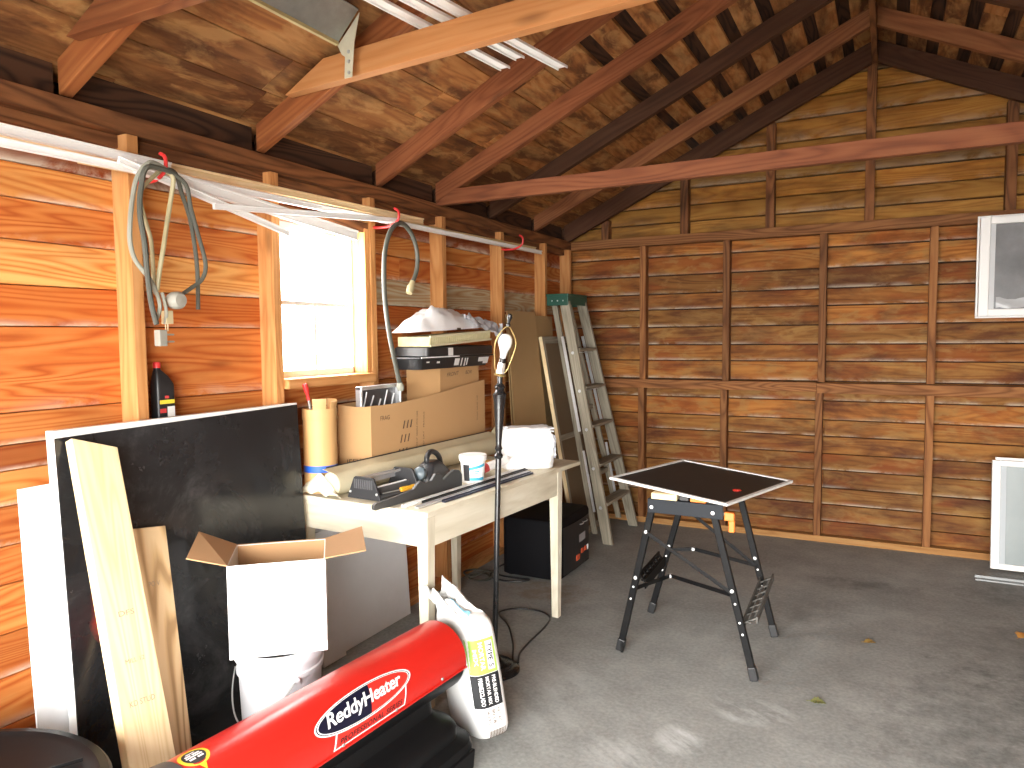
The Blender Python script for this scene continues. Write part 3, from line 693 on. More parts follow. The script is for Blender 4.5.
plank((-2.272, 1.432, 1.18), (-1.80, 1.30, 0.0), .142, .038, 'bright pale pine board, taller of the two boards leaning on the black panel', W_PALE, ((.72, 'DFS', .016, .05), (.58, 'MILL 12', .013, .06), (.46, 'KD STUD', .016, .08)))
plank((-2.258, 1.60, .855), (-1.975, 1.47, 0.0), .135, .03, 'shorter knotty brown board leaning behind the pale pine board', W_LUMB, ((.72, 'PO V', .016, .04),))
# black round tub with lid in the near left corner
t_ = thing('plastic_tub', 'large round black plastic tub with a lid in the near left corner', 'tub', (-1.92, .745, 0))
TUBB = mat_plain('tub_black', (.007, .007, .0075), .38, var=.2, spec=.12)
mb = MB(); mb.lathe([(0, 0), (.34, 0), (.355, .01), (.388, .385), (.378, .385)], n=56); mb.build('tub_body', TUBB, t_, smooth=True)
mb = MB(); mb.lathe([(.37, .387), (.408, .387), (.416, .395), (.416, .422), (.408, .432), (.388, .435), (.372, .425), (.12, .445), (0, .45)], n=72)
mb.build('lid', TUBB, t_, smooth=True)
for k in range(6):
    mb = MB(); a = R(60 * k + 12); mb.tube([(math.cos(a) * r_, math.sin(a) * r_, .432 + (.372 - r_) * .075) for r_ in (.05, .18, .36)], .005, 6); mb.build('lid_rib', TUBB, t_, smooth=True)
# ------------------------------------------------------------------ bucket with the open white box on it
t_ = thing('paint_bucket', 'white plastic bucket standing under the open white box', 'bucket', (-1.915, 1.875, 0))
BUCK = mat_plain('bucket_white', (.72, .74, .78), .4, var=.04)
mb = MB(); mb.lathe([(0, 0), (.125, 0), (.130, .006), (.143, .30), (.150, .302), (.150, .315), (.1445, .318), (.147, .345), (.155, .347), (.155, .372), (.148, .38), (.14, .38), (.138, .34), (.122, .02), (0, .02)], n=48); mb.build('bucket_body', BUCK, t_, smooth=True, M=Matrix.Diagonal((1, 1, 1.105, 1)))
mb = MB(); mb.tube(smooth_path([(.135 * math.cos(a) + .0, .0, 0) if 0 else (.156 * math.cos(a), .156 * math.sin(a) - .012, .33 - .15 * math.sin((a - R(205)) / R(130) * PI)) for a in [R(205 + 130 * i / 10) for i in range(11)]], 4), .0028, 8); mb.build('bail_handle', STEEL, t_, smooth=True)
for a in (205, 335):
    mb = MB(); mb.lathe([(0, 0), (.014, 0), (.012, .008), (0, .01)], n=12, M=Matrix.Rotation(R(a), 4, 'Z') @ Matrix.Translation((.148, 0, .33)) @ Matrix.Rotation(PI / 2, 4, 'Y')); mb.build('handle_ear', BUCK, t_, smooth=True)
WBOX = mat_plain('white_carton', (.80, .79, .78), .6, var=.03); INSIDE = mat_plain('carton_inside', (.43, .25, .12), .85, var=.06)
rzb = R(41.0)
t_ = thing('carton', 'white cardboard box with open flaps on top of the bucket', 'box', (-1.915, 1.885, .421), rzb)
bw, bd, bh = .160, .130, .322
mb = MB()
th = .005
mb.box((-bw, -bd, 0), (bw, -bd + th, bh)); mb.box((-bw, bd - th, 0), (bw, bd, bh)); mb.box((-bw, -bd + th, 0), (-bw + th, bd - th, bh)); mb.box((bw - th, -bd + th, 0), (bw, bd - th, bh)); mb.box((-bw + th, -bd + th, 0), (bw - th, bd - th, th))
mb.build('box_body', WBOX, t_)
mb = MB(); mb.box((-bw + th, -bd + th + .0005, .02), (bw - th, -bd + th + .0015, bh - .002)); mb.box((-bw + th, bd - th - .0015, .02), (bw - th, bd - th - .0005, bh - .002)); mb.build('lining', INSIDE, t_)
def flap(pts, nrm, name='flap'):
    mb = MB(); pts = [Vector(p) for p in pts]; n = (pts[1] - pts[0]).cross(pts[2] - pts[1]).normalized() * .004
    if n.dot(Vector(nrm)) < 0: n = -n
    mb.prism(pts, n, m=0); o = mb.build(name, [INSIDE, WBOX], t_)
    for p in o.data.polygons: p.material_index = 0 if p.normal.dot(Vector(nrm)) > .5 or abs(p.normal.dot(n.normalized())) < .5 else 1
flap([(-bw, -bd, bh), (-bw, bd, bh), (-bw - .120, bd - .05, bh + .070), (-bw - .125, -bd - .0, bh + .035)], (.3, 0, 1))
flap([(bw, -bd, bh), (bw, bd, bh), (bw + .135, bd, bh + .035), (bw + .140, -bd + .005, bh + .015)], (0, 0, 1))
flap([(-bw, bd, bh), (bw, bd, bh), (bw, bd + .06, bh - .14), (-bw, bd + .06, bh - .14)], (0, 1, 0))
mb = MB(); fn = lambda x, y: (x, -bd - .0006, y)
for k in range(22):
    if k % 7 != 6: add_rect(mb, -.115 + k * .0105, -.115 + k * .0105 + .0075, .035, .043, fn)
mb.build('print', mat_plain('faint_print', (.50, .42, .42), .7), t_)
mb = MB()
for (x0, x1, y0, y1) in ((-.132, -.126, .20, .235), (-.126, -.108, .229, .235), (-.126, -.110, .215, .220), (-.126, -.108, .20, .206), (-.100, -.094, .20, .222), (-.094, -.083, .217, .222)): add_rect(mb, x0, x1, y0, y1, fn)
mb.build('print', mat_plain('faint_green_print', (.62, .72, .68), .7), t_)

# ------------------------------------------------------------------ red torpedo heater
HZ, HR = .34, .124
t_ = thing('torpedo_heater', 'red and black portable torpedo heater lying along the foreground', 'heater', (-1.517, 1.25, 0), -math.atan2(.073, .95))
RED = mat_plain('heater_red', (.52, .018, .012), .28, var=.04, scale=3, spec=.5)
def cyl(phi, y, r=HR): return Vector((r * math.cos(phi), y, HZ + r * math.sin(phi)))
def shell(y0, y1, a0, a1, r, n=40, ny=10):
    mb = MB(); mb.grid(lambda u, v: cyl(R(a0 + (a1 - a0) * u), y0 + (y1 - y0) * v, r), n, ny, thick=-.004); return mb
shell(-.13, .94, -7, 187, HR).build('upper_shell', RED, t_, smooth=True)
DARKSH = mat_plain('heater_black', (.006, .006, .0065), .42, var=.15, spec=.15)
shell(-.12, .935, 187, 353, HR - .003).build('lower_shell', DARKSH, t_, smooth=True)
mb = MB()
for a in (-7, 187):
    p = Vector((math.cos(R(a)), 0, math.sin(R(a))))
    c = [cyl(R(a), -.13, HR - .001), cyl(R(a), .94, HR - .001), cyl(R(a), .94, HR + .006), cyl(R(a), -.13, HR + .006)]
    mb.hexa(c + [q + Vector((0, 0, -.004)) for q in c])
mb.build('seam_flange', RED, t_)
for y in (.10, .33, .56, .80):
    mb = MB(); mb.lathe([(0, 0), (.006, 0), (.005, .003), (0, .004)], n=10, M=Matrix.Translation(cyl(R(-3), y, HR)) @ Matrix.Rotation(PI / 2, 4, 'Y')); mb.build('screw', STEEL, t_)
My = lambda y: Matrix.Translation((0, y, HZ)) @ Matrix.Rotation(-PI / 2, 4, 'X')
mb = MB(); mb.lathe([(.118, .0), (.095, 0), (.092, -.30), (.088, -.30)], n=48, M=My(.93), cap=False); mb.build('burner_tube', mat_plain('burnt_steel', (.25, .22, .2), .4, .8), t_, smooth=True)
mb = MB(); mb.lathe([(0, -.006), (.06, -.004), (.085, 0)], n=48, M=My(.70)); mb.build('nose_cone', STEEL, t_, smooth=True)
GREYP = mat_plain('dark_grey_plastic', (.055, .055, .058), .5, var=.1)
mb = MB(); mb.lathe([(.126, .025), (.129, .0), (.127, -.035), (.112, -.06), (.09, -.068), (.09, -.062), (.11, -.05)], n=48, M=My(-.13)); mb.build('rear_shroud', GREYP, t_, smooth=True)
mb = MB()
for r_ in (.02, .045, .07): mb.tube([(r_ * math.cos(2 * PI * i / 28), -.192, HZ + r_ * math.sin(2 * PI * i / 28)) for i in range(28)], .003, 6, closed=True)
for k in range(4):
    a = PI * k / 4; mb.tube([(-.092 * math.cos(a), -.194, HZ - .092 * math.sin(a)), (.092 * math.cos(a), -.194, HZ + .092 * math.sin(a))], .003, 6)
mb.build('fan_guard', GREYP, t_, smooth=True)
# tank below: lofted rounded rectangles
def se(hx, hy, cy, z, n=10, r=.45):
    return [(x, y + cy, z) for x, y in rrect(hx, hy, n, r)]
mb = MB()
mb.loft([se(.185, .375, .50, .0), se(.205, .405, .50, .014), se(.210, .412, .50, .085), se(.204, .405, .50, .112), se(.182, .380, .50, .124), se(.172, .362, .50, .132), se(.172, .362, .50, .165), se(.155, .345, .50, .188), se(.115, .315, .50, .200), se(.095, .305, .50, .215), se(.090, .300, .50, .262)])
mb.build('fuel_tank', DARKSH, t_, smooth=True)
mb = MB()
for cy in (.42, .74):
    mb.loft([se(.010, .11, cy, .02), se(.010, .12, cy, .085)], True)
mb.build('tank_rib', DARKSH, t_, bevel=.006, M=Matrix.Translation((.206, 0, 0)), auto=40)
mb = MB(); mb.lathe([(0, 0), (.028, 0), (.03, .004), (.03, .022), (.024, .028), (0, .029)], n=24); mb.build('filler_cap', GREYP, t_, M=Matrix.Translation((.13, .25, .186)), smooth=True)
# printing on the shell: wrapped on the cylinder
LW = mat_plain('logo_white', (.85, .85, .85), .35); LN = mat_plain('logo_navy', (.006, .007, .022), .35); LD = mat_plain('logo_dark', (.05, .01, .012), .4); LRd = mat_plain('logo_red', (.66, .03, .02), .35)
LC, LP = .447, R(33.0)
def on(off): return lambda x, y: cyl(LP + (y) / HR, LC + x + .35 * y, HR + off)
def ell(mb, a, b, off, m, x0=-9, x1=9, n=56):
    fn = on(off); vs = []; fs = []
    xs = [max(min(a * math.cos(PI - PI * i / n), x1), x0) for i in range(n + 1)]
    xs = sorted(set(round(x, 6) for x in xs)); ny = 8
    for x in xs:
        h = b * math.sqrt(max(0, 1 - (x / a) ** 2))
        for j in range(ny + 1): vs.append(fn(x, -h + 2 * h * j / ny))
    for i in range(len(xs) - 1):
        for j in range(ny): fs.append((i * (ny + 1) + j, (i + 1) * (ny + 1) + j, (i + 1) * (ny + 1) + j + 1, i * (ny + 1) + j + 1))
    mb.raw(vs, fs, m=m)
mb = MB()
fnb = lambda off: (lambda x, y: cyl(LP + y / HR, LC + x + .35 * y, HR + off))
for (x0, x1, y0, y1, off, m) in ((-.128, .182, -.080, -.02, .0006, 0), (-.122, .176, -.076, -.02, .0009, 3)):
    add_rect(mb, x0, x1, y0, y1, fnb(off), 20, 6, m)
ell(mb, .207, .047, .0012, 0); ell(mb, .201, .0435, .0015, 1); ell(mb, .197, .0415, .0018, 0); ell(mb, .193, .0395, .0021, 1, x1=.02); ell(mb, .193, .0395, .0021, 3, x0=.02)
add_text(mb, 'ReddyHeater', on(.0026), m=0, cuts=8, width=.315, height=.050, bold=.022, spacing=.96)
add_text(mb, 'PROFESSIONAL SERIES', lambda x, y: on(.0026)(x + .028, y - .0625), m=2, cuts=3, width=.27, height=.016, bold=.02, spacing=1.1)
mb.build('logo', [LW, LN, LD, LRd], t_)
YEL = mat_plain('sticker_yellow', (.72, .55, .03), .4)
mb = MB()
EC, EP = -.062, R(88)
fe = lambda off: (lambda x, y: cyl(EP + y / HR, EC + x, HR + off))
def disc(r, off, m, sx_=1):
    f = fe(off); mb.raw([f(0, 0)] + [f(sx_ * r * math.cos(2 * PI * i / 28), r * math.sin(2 * PI * i / 28)) for i in range(28)], [(0, i + 1, (i + 1) % 28 + 1) for i in range(28)], m=m)
disc(.038, .0006, 0); disc(.029, .0012, 1); 
f = fe(.0018)
mb.raw([f(-.010, -.036), f(.010, -.036), f(0, -.058)], [(0, 1, 2)], m=0)
for (x0, x1, y0, y1) in ((-.020, -.004, .004, .010), (.0, .020, .004, .010), (-.022, .022, -.004, .001), (-.018, -.002, -.014, -.008), (.004, .02, -.014, -.008), (-.012, .012, .014, .018)): add_rect(mb, x0, x1, y0, y1, f, 2, 2, 2)
mb.build('round_sticker', [YEL, BLACK, LW], t_)
mb = MB()
fn = lambda x, y: (.1735, .40 + x, .149 + y * .7)
for k in range(7): mb.raw([fn(-.06 + k * .02, -.02), fn(-.05 + k * .02, -.02), fn(-.035 + k * .02, .022), fn(-.045 + k * .02, .022)], [(0, 1, 2, 3)], m=k % 2)
mb.build('tank_decal', [mat_plain('decal_blue', (.15, .32, .55), .4), LW], t_)

# ------------------------------------------------------------------ bag of mortar
e_ = Vector((.43, .90, 0)).normalized(); n_ = Vector((.9, -.43, 0)).normalized()
t_ = thing('mortar_bag', 'open white mortar mix bag with green label standing in front of the lamp', 'bag', (-1.255 - .125 * n_.x, 2.290 - .125 * n_.y, 0), math.atan2(e_.y, e_.x))
# local x along the narrow face, local -y towards the label face
BA, BB, BC = .082, .125, .228
def bagp(u, v):
    th_ = 2 * PI * u; z = .004 + (2 * BC - .012) * v; zz = (z - BC) / BC
    s_ = max(.02, 1 - abs(zz) ** 14) ** (1 / 4); w = (1 - .12 * max(0, zz) ** 2)
    cx_, sy_ = math.cos(th_), math.sin(th_)
    d = (abs(cx_) ** 3.2 + abs(sy_) ** 4) ** (-1 / 3.6)
    wr = .006 * noise.noise((cx_ * 2, sy_ * 2, z * 9)) * (0 if sy_ < -.6 else 1)
    return Vector((BA * w * s_ * d * cx_ * (1 + wr * 5) - .05 * z, BB * s_ * d * sy_ + .18 * max(0, z - .05), z))
PAPER = mat_plain('paper_white', (.78, .79, .78), .7, var=.03)
mb = MB(); rings = [[bagp(i / 48, j / 24) for i in range(48)] for j in range(25)]
mb.loft(rings); mb.build('bag_body', PAPER, t_, smooth=True)
def face(x, z, off=.0015):
    # label face: nearest point of the bag skin at (x, z), found on the ring for that height
    zz = (z - BC) / BC; w = (1 - .12 * max(0, zz) ** 2); s_ = max(.02, 1 - abs(zz) ** 14) ** (1 / 4)
    lo, hi = PI, 2 * PI
    for _ in range(30):
        mid = (lo + hi) / 2; p = bagp(mid / (2 * PI), (z - .004) / (2 * BC - .012))
        if p.x + .05 * z < x: lo = mid
        else: hi = mid
    return p + Vector((0, -off, 0))
mb = MB(); GRN = mat_plain('label_green', (.36, .58, .10), .6)
lab = lambda off: (lambda x, y: face(x, y, off))
add_rect(mb, -.070, .040, .255, .380, lab(.0015), 8, 8, 0)
add_rect(mb, -.070, .042, .135, .253, lab(.0015), 8, 8, 1)
rot = lambda cx_, cz_, off: (lambda a, b: face(cx_ + b, cz_ - a, off))     # text running down the bag
add_rect(mb, .000, .030, .267, .370, lab(.0022), 4, 6, 2)
add_text(mb, 'TYPE S', rot(.015, .319, .0030), m=1, width=.088, height=.022, bold=.02)
add_text(mb, 'MORTAR', rot(-.022, .320, .0022), m=2, width=.10, height=.020, bold=.02)
add_text(mb, 'MIX', rot(-.047, .318, .0022), m=2, width=.06, height=.014, bold=.02)
for k, tx in enumerate(('PRE-BLENDED', 'MORTAR MIX', 'PREMEZCLADO')): add_text(mb, tx, rot(.016 - .029 * k, .194, .0022), m=2, width=.10, height=.016, bold=.02)
mb.build('label', [GRN, mat_plain('label_black', (.008, .009, .011), .6), LW], t_)
mb = MB()
for k, tx in enumerate(('NET WT', '80 LB', '36.3 KG')): add_text(mb, tx, rot(.016 - .022 * k, .100, .0018), m=1, width=.05, height=.013, bold=.015)
mb.build('print', [GRN, INK, LW], t_); mb = MB()
for k in range(16):
    w_ = .0022 if k % 3 else .0034
    add_rect(mb, -.032 + k * .0045, -.032 + k * .0045 + w_, .022, .052, lab(.0018), 1, 2, 1)
mb.build('barcode', [GRN, INK, LW], t_)
# torn open top
mb = MB()
def topflap(u, v):
    a = 2 * PI * u
    d = (abs(math.cos(a)) ** 3.2 + abs(math.sin(a)) ** 4) ** (-1 / 3.6)
    z = .415 + .15 * v * (.55 + .6 * noise.noise((math.cos(a) * 1.6 + 4, math.sin(a) * 1.6, 0))) + .02 * noise.noise((a * 3, v * 4, 5))
    k = 1 - .45 * v + .25 * noise.noise((math.cos(a) * 2.4, math.sin(a) * 2.4, v * 2.5 + 7)) * v
    return Vector((BA * .86 * d * math.cos(a) * k - .05 * z - .055 * v * v, BB * .93 * d * math.sin(a) * k + .18 * (z - .05) + .07 * v, z))
mb.grid(topflap, 44, 12, thick=.0015)
mb.build('torn_top', PAPER, t_, auto=25)
mb = MB(); add_rect(mb, .10, .155, .45, .95, lambda u, v: topflap(u + .62, v) + Vector((.0025, -.004, .002)), 6, 6, 0); mb.build('blue_print', mat_plain('label_blue', (.22, .50, .66), .6), t_)

# ------------------------------------------------------------------ floor lamp without shade
lx, ly = -1.545, 2.79
t_ = thing('floor_lamp', 'black floor lamp without a shade, bare white bulb and brass harp', 'lamp', (lx, ly, 0))
tip = Vector((-1.585 - lx + .012, 2.95 - ly, 0)) / 1.375         # the pole leans slightly
def sh(z): return Matrix.Translation((tip.x * z * .8, tip.y * z * .8, 0))
GLB = mat_plain('gloss_black', (.014, .014, .015), .22, var=.2)
mb = MB(); mb.lathe([(0, 0), (.105, 0), (.115, .006), (.115, .014), (.10, .026), (.085, .03), (.08, .042), (.06, .052), (.035, .058), (.022, .07), (.018, .09), (0, .09)], n=48); mb.build('base', GLB, t_, smooth=True)
prof = [(.012, .085), (.0125, .10), (.0125, .80), (.0135, .95), (.019, .955), (.021, .965), (.014, .975), (.013, .985), (.0175, .995), (.013, 1.01), (.014, 1.03), (.019, 1.10), (.026, 1.19), (.030, 1.225), (.033, 1.24), (.024, 1.25), (.020, 1.262), (.025, 1.272), (.018, 1.285), (.0125, 1.29), (.0125, 1.330), (0, 1.330)]
mb = MB(); mb.lathe(prof, n=24)
Msh = Matrix(((1, 0, tip.x * .8, 0), (0, 1, tip.y * .8, 0), (0, 0, 1, 0), (0, 0, 0, 1)))
mb.build('pole', GLB, t_, smooth=True, M=Msh)
Mt = Matrix.Translation(Msh @ Vector((0, 0, 1.330))) @ Matrix.Rotation(.20, 4, 'Y')
mb = MB(); mb.lathe([(0, 0), (.018, 0), (.02, .012), (.018, .016), (.0175, .055), (0, .055)], n=24); mb.build('socket', CHROME, t_, smooth=True, M=Mt)
mb = MB(); mb.lathe([(.0, .055), (.0165, .055), (.0165, .075), (0, .075)], n=24); mb.build('socket_ring', GLB, t_, smooth=True, M=Mt)
bp = [(0, .075), (.013, .076), (.0145, .09), (.0205, .112), (.0285, .132), (.031, .150), (.0285, .168), (.020, .181), (.009, .187), (0, .188)]
mb = MB(); mb.lathe(bp, n=28); mb.build('bulb', mat_plain('bulb_white', (.88, .88, .86), .25, var=.01), t_, smooth=True, M=Mt)
mb = MB(); wv = Vector((.89, .45, 0))
hp = [(-.02, .012), (-.030, .03), (-.034, .06), (-.044, .11), (-.042, .16), (-.020, .205), (0, .222), (.020, .205), (.046, .16), (.046, .11), (.036, .06), (.030, .03), (.02, .012)]
mb.tube(smooth_path([wv * a + Vector((0, 0, b)) for a, b in hp], 5), .0028, 8); mb.build('harp', BRASS, t_, smooth=True, M=Mt)
mb = MB(); mb.lathe([(0, .0), (.026, 0), (.028, .006), (.022, .012), (0, .012)], n=24, M=Matrix.Translation((0, 0, -.006))); mb.build('saddle', BRASS, t_, smooth=True, M=Mt)
mb = MB(); mb.lathe([(0, .222), (.010, .222), (.010, .232), (.006, .236), (.008, .250), (.013, .262), (.011, .274), (0, .280)], n=20); mb.build('finial', GLB, t_, smooth=True, M=Mt)
pts = [(-1.50, 2.89), (-1.515, 2.99), (-1.575, 3.13), (-1.71, 3.30), (-1.82, 3.40), (-1.77, 3.49), (-1.66, 3.52), (-1.555, 3.475), (-1.50, 3.38), (-1.502, 3.22), (-1.515, 3.05), (-1.49, 2.92)]
pts = [(-1.50, 2.885), (-1.54, 2.96), (-1.60, 3.08), (-1.72, 3.26), (-1.85, 3.40), (-1.78, 3.50), (-1.66, 3.515), (-1.575, 3.46), (-1.545, 3.34), (-1.535, 3.15), (-1.52, 3.0), (-1.48, 2.90)]
mb = MB(); mb.tube(smooth_path([(x - lx, y - ly, .0055) for x, y in pts], 8), .0045, 8); mb.build('power_cord', BLACK, t_, smooth=True)

# ------------------------------------------------------------------ worn white table
TA = R(-4.05); TX, TY, TH = -1.942, 3.022, .81
t_ = thing('work_table', 'worn white painted wooden table along the left wall under the window', 'table', (TX, TY, 0), TA)
hx, hy = .388, .637
mb = MB()
for k in range(4):
    x0 = -hx + k * hx / 2
    mb.box((x0, -hy, TH - .022), (x0 + hx / 2 - .0015, hy + (.10 if k == 3 else .0), TH), 'y')
mb.build('tabletop', W_TABLE, t_, bevel=.003)
mb = MB(); A0, A1 = TH - .145, TH - .0225
for lo, hi, ax in (((hx - .03, -hy + .055, A0), (hx - .008, .475, A1), 'y'), ((-hx + .04, -hy + .05, A0), (-hx + .06, .53, A1), 'y'), ((-hx + .075, -hy + .008, A0), (hx - .061, -hy + .03, A1), 'x'), ((-hx + .075, .50, A0), (hx - .06, .52, A1), 'x')):
    mb.box(lo, hi, ax)
mb.build('apron', W_TABLE, t_, bevel=.002)
for (x, y) in ((hx - .033, -hy + .03), (hx - .033, .502), (-hx + .068, -hy + .03), (-hx + .055, .545)):
    mb = MB(); a, b = .027, .019
    mb.hexa([(x - b, y - b, 0), (x - a, y - a, A1), (x - a, y + a, A1), (x - b, y + b, 0), (x + b, y - b, 0), (x + a, y - a, A1), (x + a, y + a, A1), (x + b, y + b, 0)])
    mb.build('leg', W_TABLE, t_, bevel=.003)
MT = Tz((TX, TY, 0), TA)
def TW(x, y, z=TH):           # table-local to world
    p = MT @ Vector((x, y, z)); return p
MTi = MT.inverted()
def TL(x, y):                 # world to table-local
    p = MTi @ Vector((x, y, 0)); return p.x, p.y

# white boards leaning under the near end of the table
def sheet(name, loc, rz, lean, w, h, th, mat, label, cat='panel'):
    mb = MB(); mb.box((0, 0, 0), (w, th, h)); return tag(mb.build(name, mat, M=Tz(loc, rz) @ Matrix.Rotation(lean, 4, 'X'), bevel=.001, seg=1), label, cat)
Mw = Matrix.Rotation(-math.atan2(.040, .70), 4, 'Y')
mb = MB(); mb.box((0, 0, 0), (.008, .72, .63)); tag(mb.build('foam_board', WHITE_BOARD, M=Tz((-2.292, 2.47, 0)) @ Mw), 'wide white board leaning on the wall beneath the table', 'panel')
mb = MB(); mb.box((0, 0, 0), (.012, .15, .62)); tag(mb.build('foam_board', WHITE_BOARD, M=Tz((-2.268, 2.475, 0)) @ Mw), 'narrow white board in front of the wider one beneath the table', 'panel')

# ------------------------------------------------------------------ on the table: back row
t_ = thing('form_tube', 'open orange cardboard tube with a blue band at the near end of the table', 'tube', (-2.282, 2.515, TH + .001))
TUBEC = mat_plain('tube_kraft', (.60, .36, .15), .55, var=.05)
mb = MB(); mb.lathe([(.071, 0), (.075, .0), (.075, .375), (.070, .375), (.070, .0)], n=40, cap=False); mb.lathe([(0, .004), (.0705, .004)], n=40); mb.build('tube_wall', TUBEC, t_, smooth=True)
mb = MB(); mb.lathe([(.0756, .092), (.0756, .122)], n=40, cap=False); mb.build('blue_band', mat_plain('blue_tape', (.02, .12, .62), .5), t_, smooth=True)
mb = MB(); mb.lathe([(.0765, .325), (.0775, .33), (.0775, .372), (.0765, .376), (.0755, .376)], n=40, cap=False); mb.build('rim_collar', TUBEC, t_, smooth=True)
for a, h in ((290, .05), (350, .035), (60, .04)):
    mb = MB(); mb.grid(lambda u, v: (.0735 * math.cos(R(a + 45 * u)) * (1 + .12 * v), .0735 * math.sin(R(a + 45 * u)) * (1 + .12 * v), .373 + h * v), 8, 2, thick=.003); mb.build('torn_flap', TUBEC, t_)
t_ = thing('red_brush', 'red handled tool standing in the open cardboard tube', 'tool', (-2.287, 2.500, TH + .016))
mb = MB(); mb.tube([(.01, .03, 0), (-.010, -.036, .40)], .006, 8); mb.build('shaft', STEEL, t_)
mb = MB(); mb.tube(smooth_path([(-.010, -.036, .40), (-.012, -.045, .44), (-.014, -.055, .475)], 4), [.008] * 4 + [.012] * 4 + [.010], 10); mb.build('grip', RED_HOOK, t_, smooth=True)

# big flat carton with sagging top edge, smaller carton inside it
CARD_L = mat_plain('big_carton', (.52, .31, .14), .85, var=.06, scale=2.5, bump=.05)
t_ = thing('carton', 'large open brown cardboard box standing along the back of the table', 'box', (-2.2, 3.2, TH + .001))
o_ = Vector((-2.2, 3.2, TH + .001))
A_, B_, C_, D_, E_ = Vector((-2.305, 2.66, 0)), Vector((-2.190, 2.765, 0)), Vector((-2.185, 3.40, 0)), Vector((-2.175, 3.845, 0)), Vector((-2.305, 3.845, 0))
def wallq(p, q, h0, h1, sag, nm, mat=CARD_L):
    mb = MB(); n_ = Vector((q.y - p.y, -(q.x - p.x), 0)).normalized()
    def f(u, v):
        b = p.lerp(q, u) - Vector((o_.x, o_.y, 0)); h = h0 + (h1 - h0) * (u * u * (3 - 2 * u)) - sag * math.sin(PI * u)
        return b + n_ * (.012 * math.sin(PI * u) * v) + Vector((0, 0, h * v))
    mb.grid(f, 16, 6, thick=.005); return mb.build(nm, mat, t_, auto=40)
wallq(A_, B_, .378, .365, .006, 'end_wall'); wallq(B_, D_, .365, .430, .012, 'front_wall'); wallq(D_, E_, .43, .40, 0, 'end_wall'); wallq(E_, A_, .40, .378, 0, 'back_wall')
mb = MB(); mb.raw([p - Vector((o_.x, o_.y, -.003)) for p in (A_, B_, D_, E_)], [(0, 1, 2, 3)]); mb.build('bottom', CARD_L, t_)
mb = MB(); ud = (D_ - B_).normalized(); nn = Vector((ud.y, -ud.x, 0))
ff = lambda x, y: B_ - Vector((o_.x, o_.y, 0)) + ud * x + nn * (.0045 + .012 * math.sin(PI * max(0, min(1, x / 1.07))) * (y / .40)) + Vector((0, 0, y))
def vtxt(x, y, s, w, h): add_text(mb, s, lambda a, b: ff(x - b, y + a), width=w, height=h)
for q in range(3):
    mb = MB()
    for k in range(3): add_rect(mb, .20 + .03 * k, .209 + .03 * k, .09 + .07 * q, .13 + .07 * q, lambda x, y: ff(x + (y - .1) * .3, y))
    mb.build('tape_scuff', INK, t_)
for (x, y, s, w, h) in ((.36, .20, 'THIS SIDE UP  HANDLE WITH CARE', .22, .012), (.42, .20, 'KEEP DRY   FRAGILE', .20, .012), (.98, .27, 'THIS SIDE UP', .15, .012)):
    mb = MB(); add_text(mb, s, lambda a, b: ff(x - b, y + a), width=w, height=h); mb.build('print', INK, t_)
mb = MB(); add_text(mb, 'FRAG', lambda a, b: ff(.10 + a, .30 + b), width=.07, height=.022); mb.build('print', INK, t_)
mb = MB(); ua = (B_ - A_).normalized(); na = Vector((ua.y, -ua.x, 0)); fa = lambda x, y: A_ - Vector((o_.x, o_.y, 0)) + ua * x + na * .014 + Vector((0, 0, y))
add_text(mb, 'JEEV', lambda a, b: fa(.07 + a, .10 + b), width=.07, height=.035); mb.build('print', INK, t_)
t_ = thing('carton', 'smaller brown cardboard box standing inside the large one, under the black tray', 'box', (-2.22, 3.5, TH + .008))
o2 = Vector((-2.22, 3.5, 0))
pl = [Vector(p) - o2 for p in ((-2.290, 3.20, 0), (-2.205, 3.40, 0), (-2.200, 3.82, 0), (-2.290, 3.82, 0))]
mb = MB(); mb.prism(pl, (0, 0, .515)); mb.build('box_body', CARD, t_, bevel=.002)
mb = MB(); u2 = (pl[2] - pl[1]).normalized(); n2 = Vector((u2.y, -u2.x, 0)); f2 = lambda x, y: pl[1] + u2 * x + n2 * .001 + Vector((0, 0, y))
add_text(mb, 'FRONT', lambda a, b: f2(.13 + a, .475 + b + a * .06), width=.13, height=.022, shear=.3); mb.build('print', INK, t_)
mb = MB(); add_text(mb, 'BDR', lambda a, b: f2(.30 + a, .478 + b), width=.07, height=.02, shear=.3); mb.build('print', INK, t_)

ZB = TH + .008 + .516
t_ = thing('paint_tray', 'black plastic tray splashed with white paint on the smaller cardboard box', 'tray', (-2.215, 3.45, ZB))
mb = MB()
def ring(x0, x1, y0, y1, z, r=.25): return [((x0 + x1) / 2 + a, (y0 + y1) / 2 + b, z) for a, b in rrect((x1 - x0) / 2, (y1 - y0) / 2, 4, r)]
mb.loft([ring(-.075, .075, -.33, .36, .0), ring(-.085, .09, -.36, .39, .055), ring(-.095, .105, -.38, .41, .058), ring(-.095, .105, -.38, .41, .066), ring(-.085, .09, -.36, .39, .064), ring(-.07, .07, -.32, .35, .02)])
mb.build('tray_body', BLACK, t_, auto=40)
SPL = mat_plain('dried_paint', (.78, .78, .76), .5)
mb = MB(); fx = lambda x, y: (.086 + .012 * (y / .055) + .0012, x, y)
for (a, w, y0, y1) in ((-.02, .05, .012, .05), (.05, .012, .008, .052), (.085, .012, .006, .05), (.11, .012, .010, .05), (.24, .10, .025, .05), (.30, .06, .012, .05), (-.2, .03, .03, .04), (-.3, .03, .035, .042)):
    mb = MB(); add_rect(mb, a, a + w, y0, y1, lambda x, y: (.0765 + .015 * y / .055 + .001, x, y), 2, 2); mb.build('paint_drip', SPL, t_)
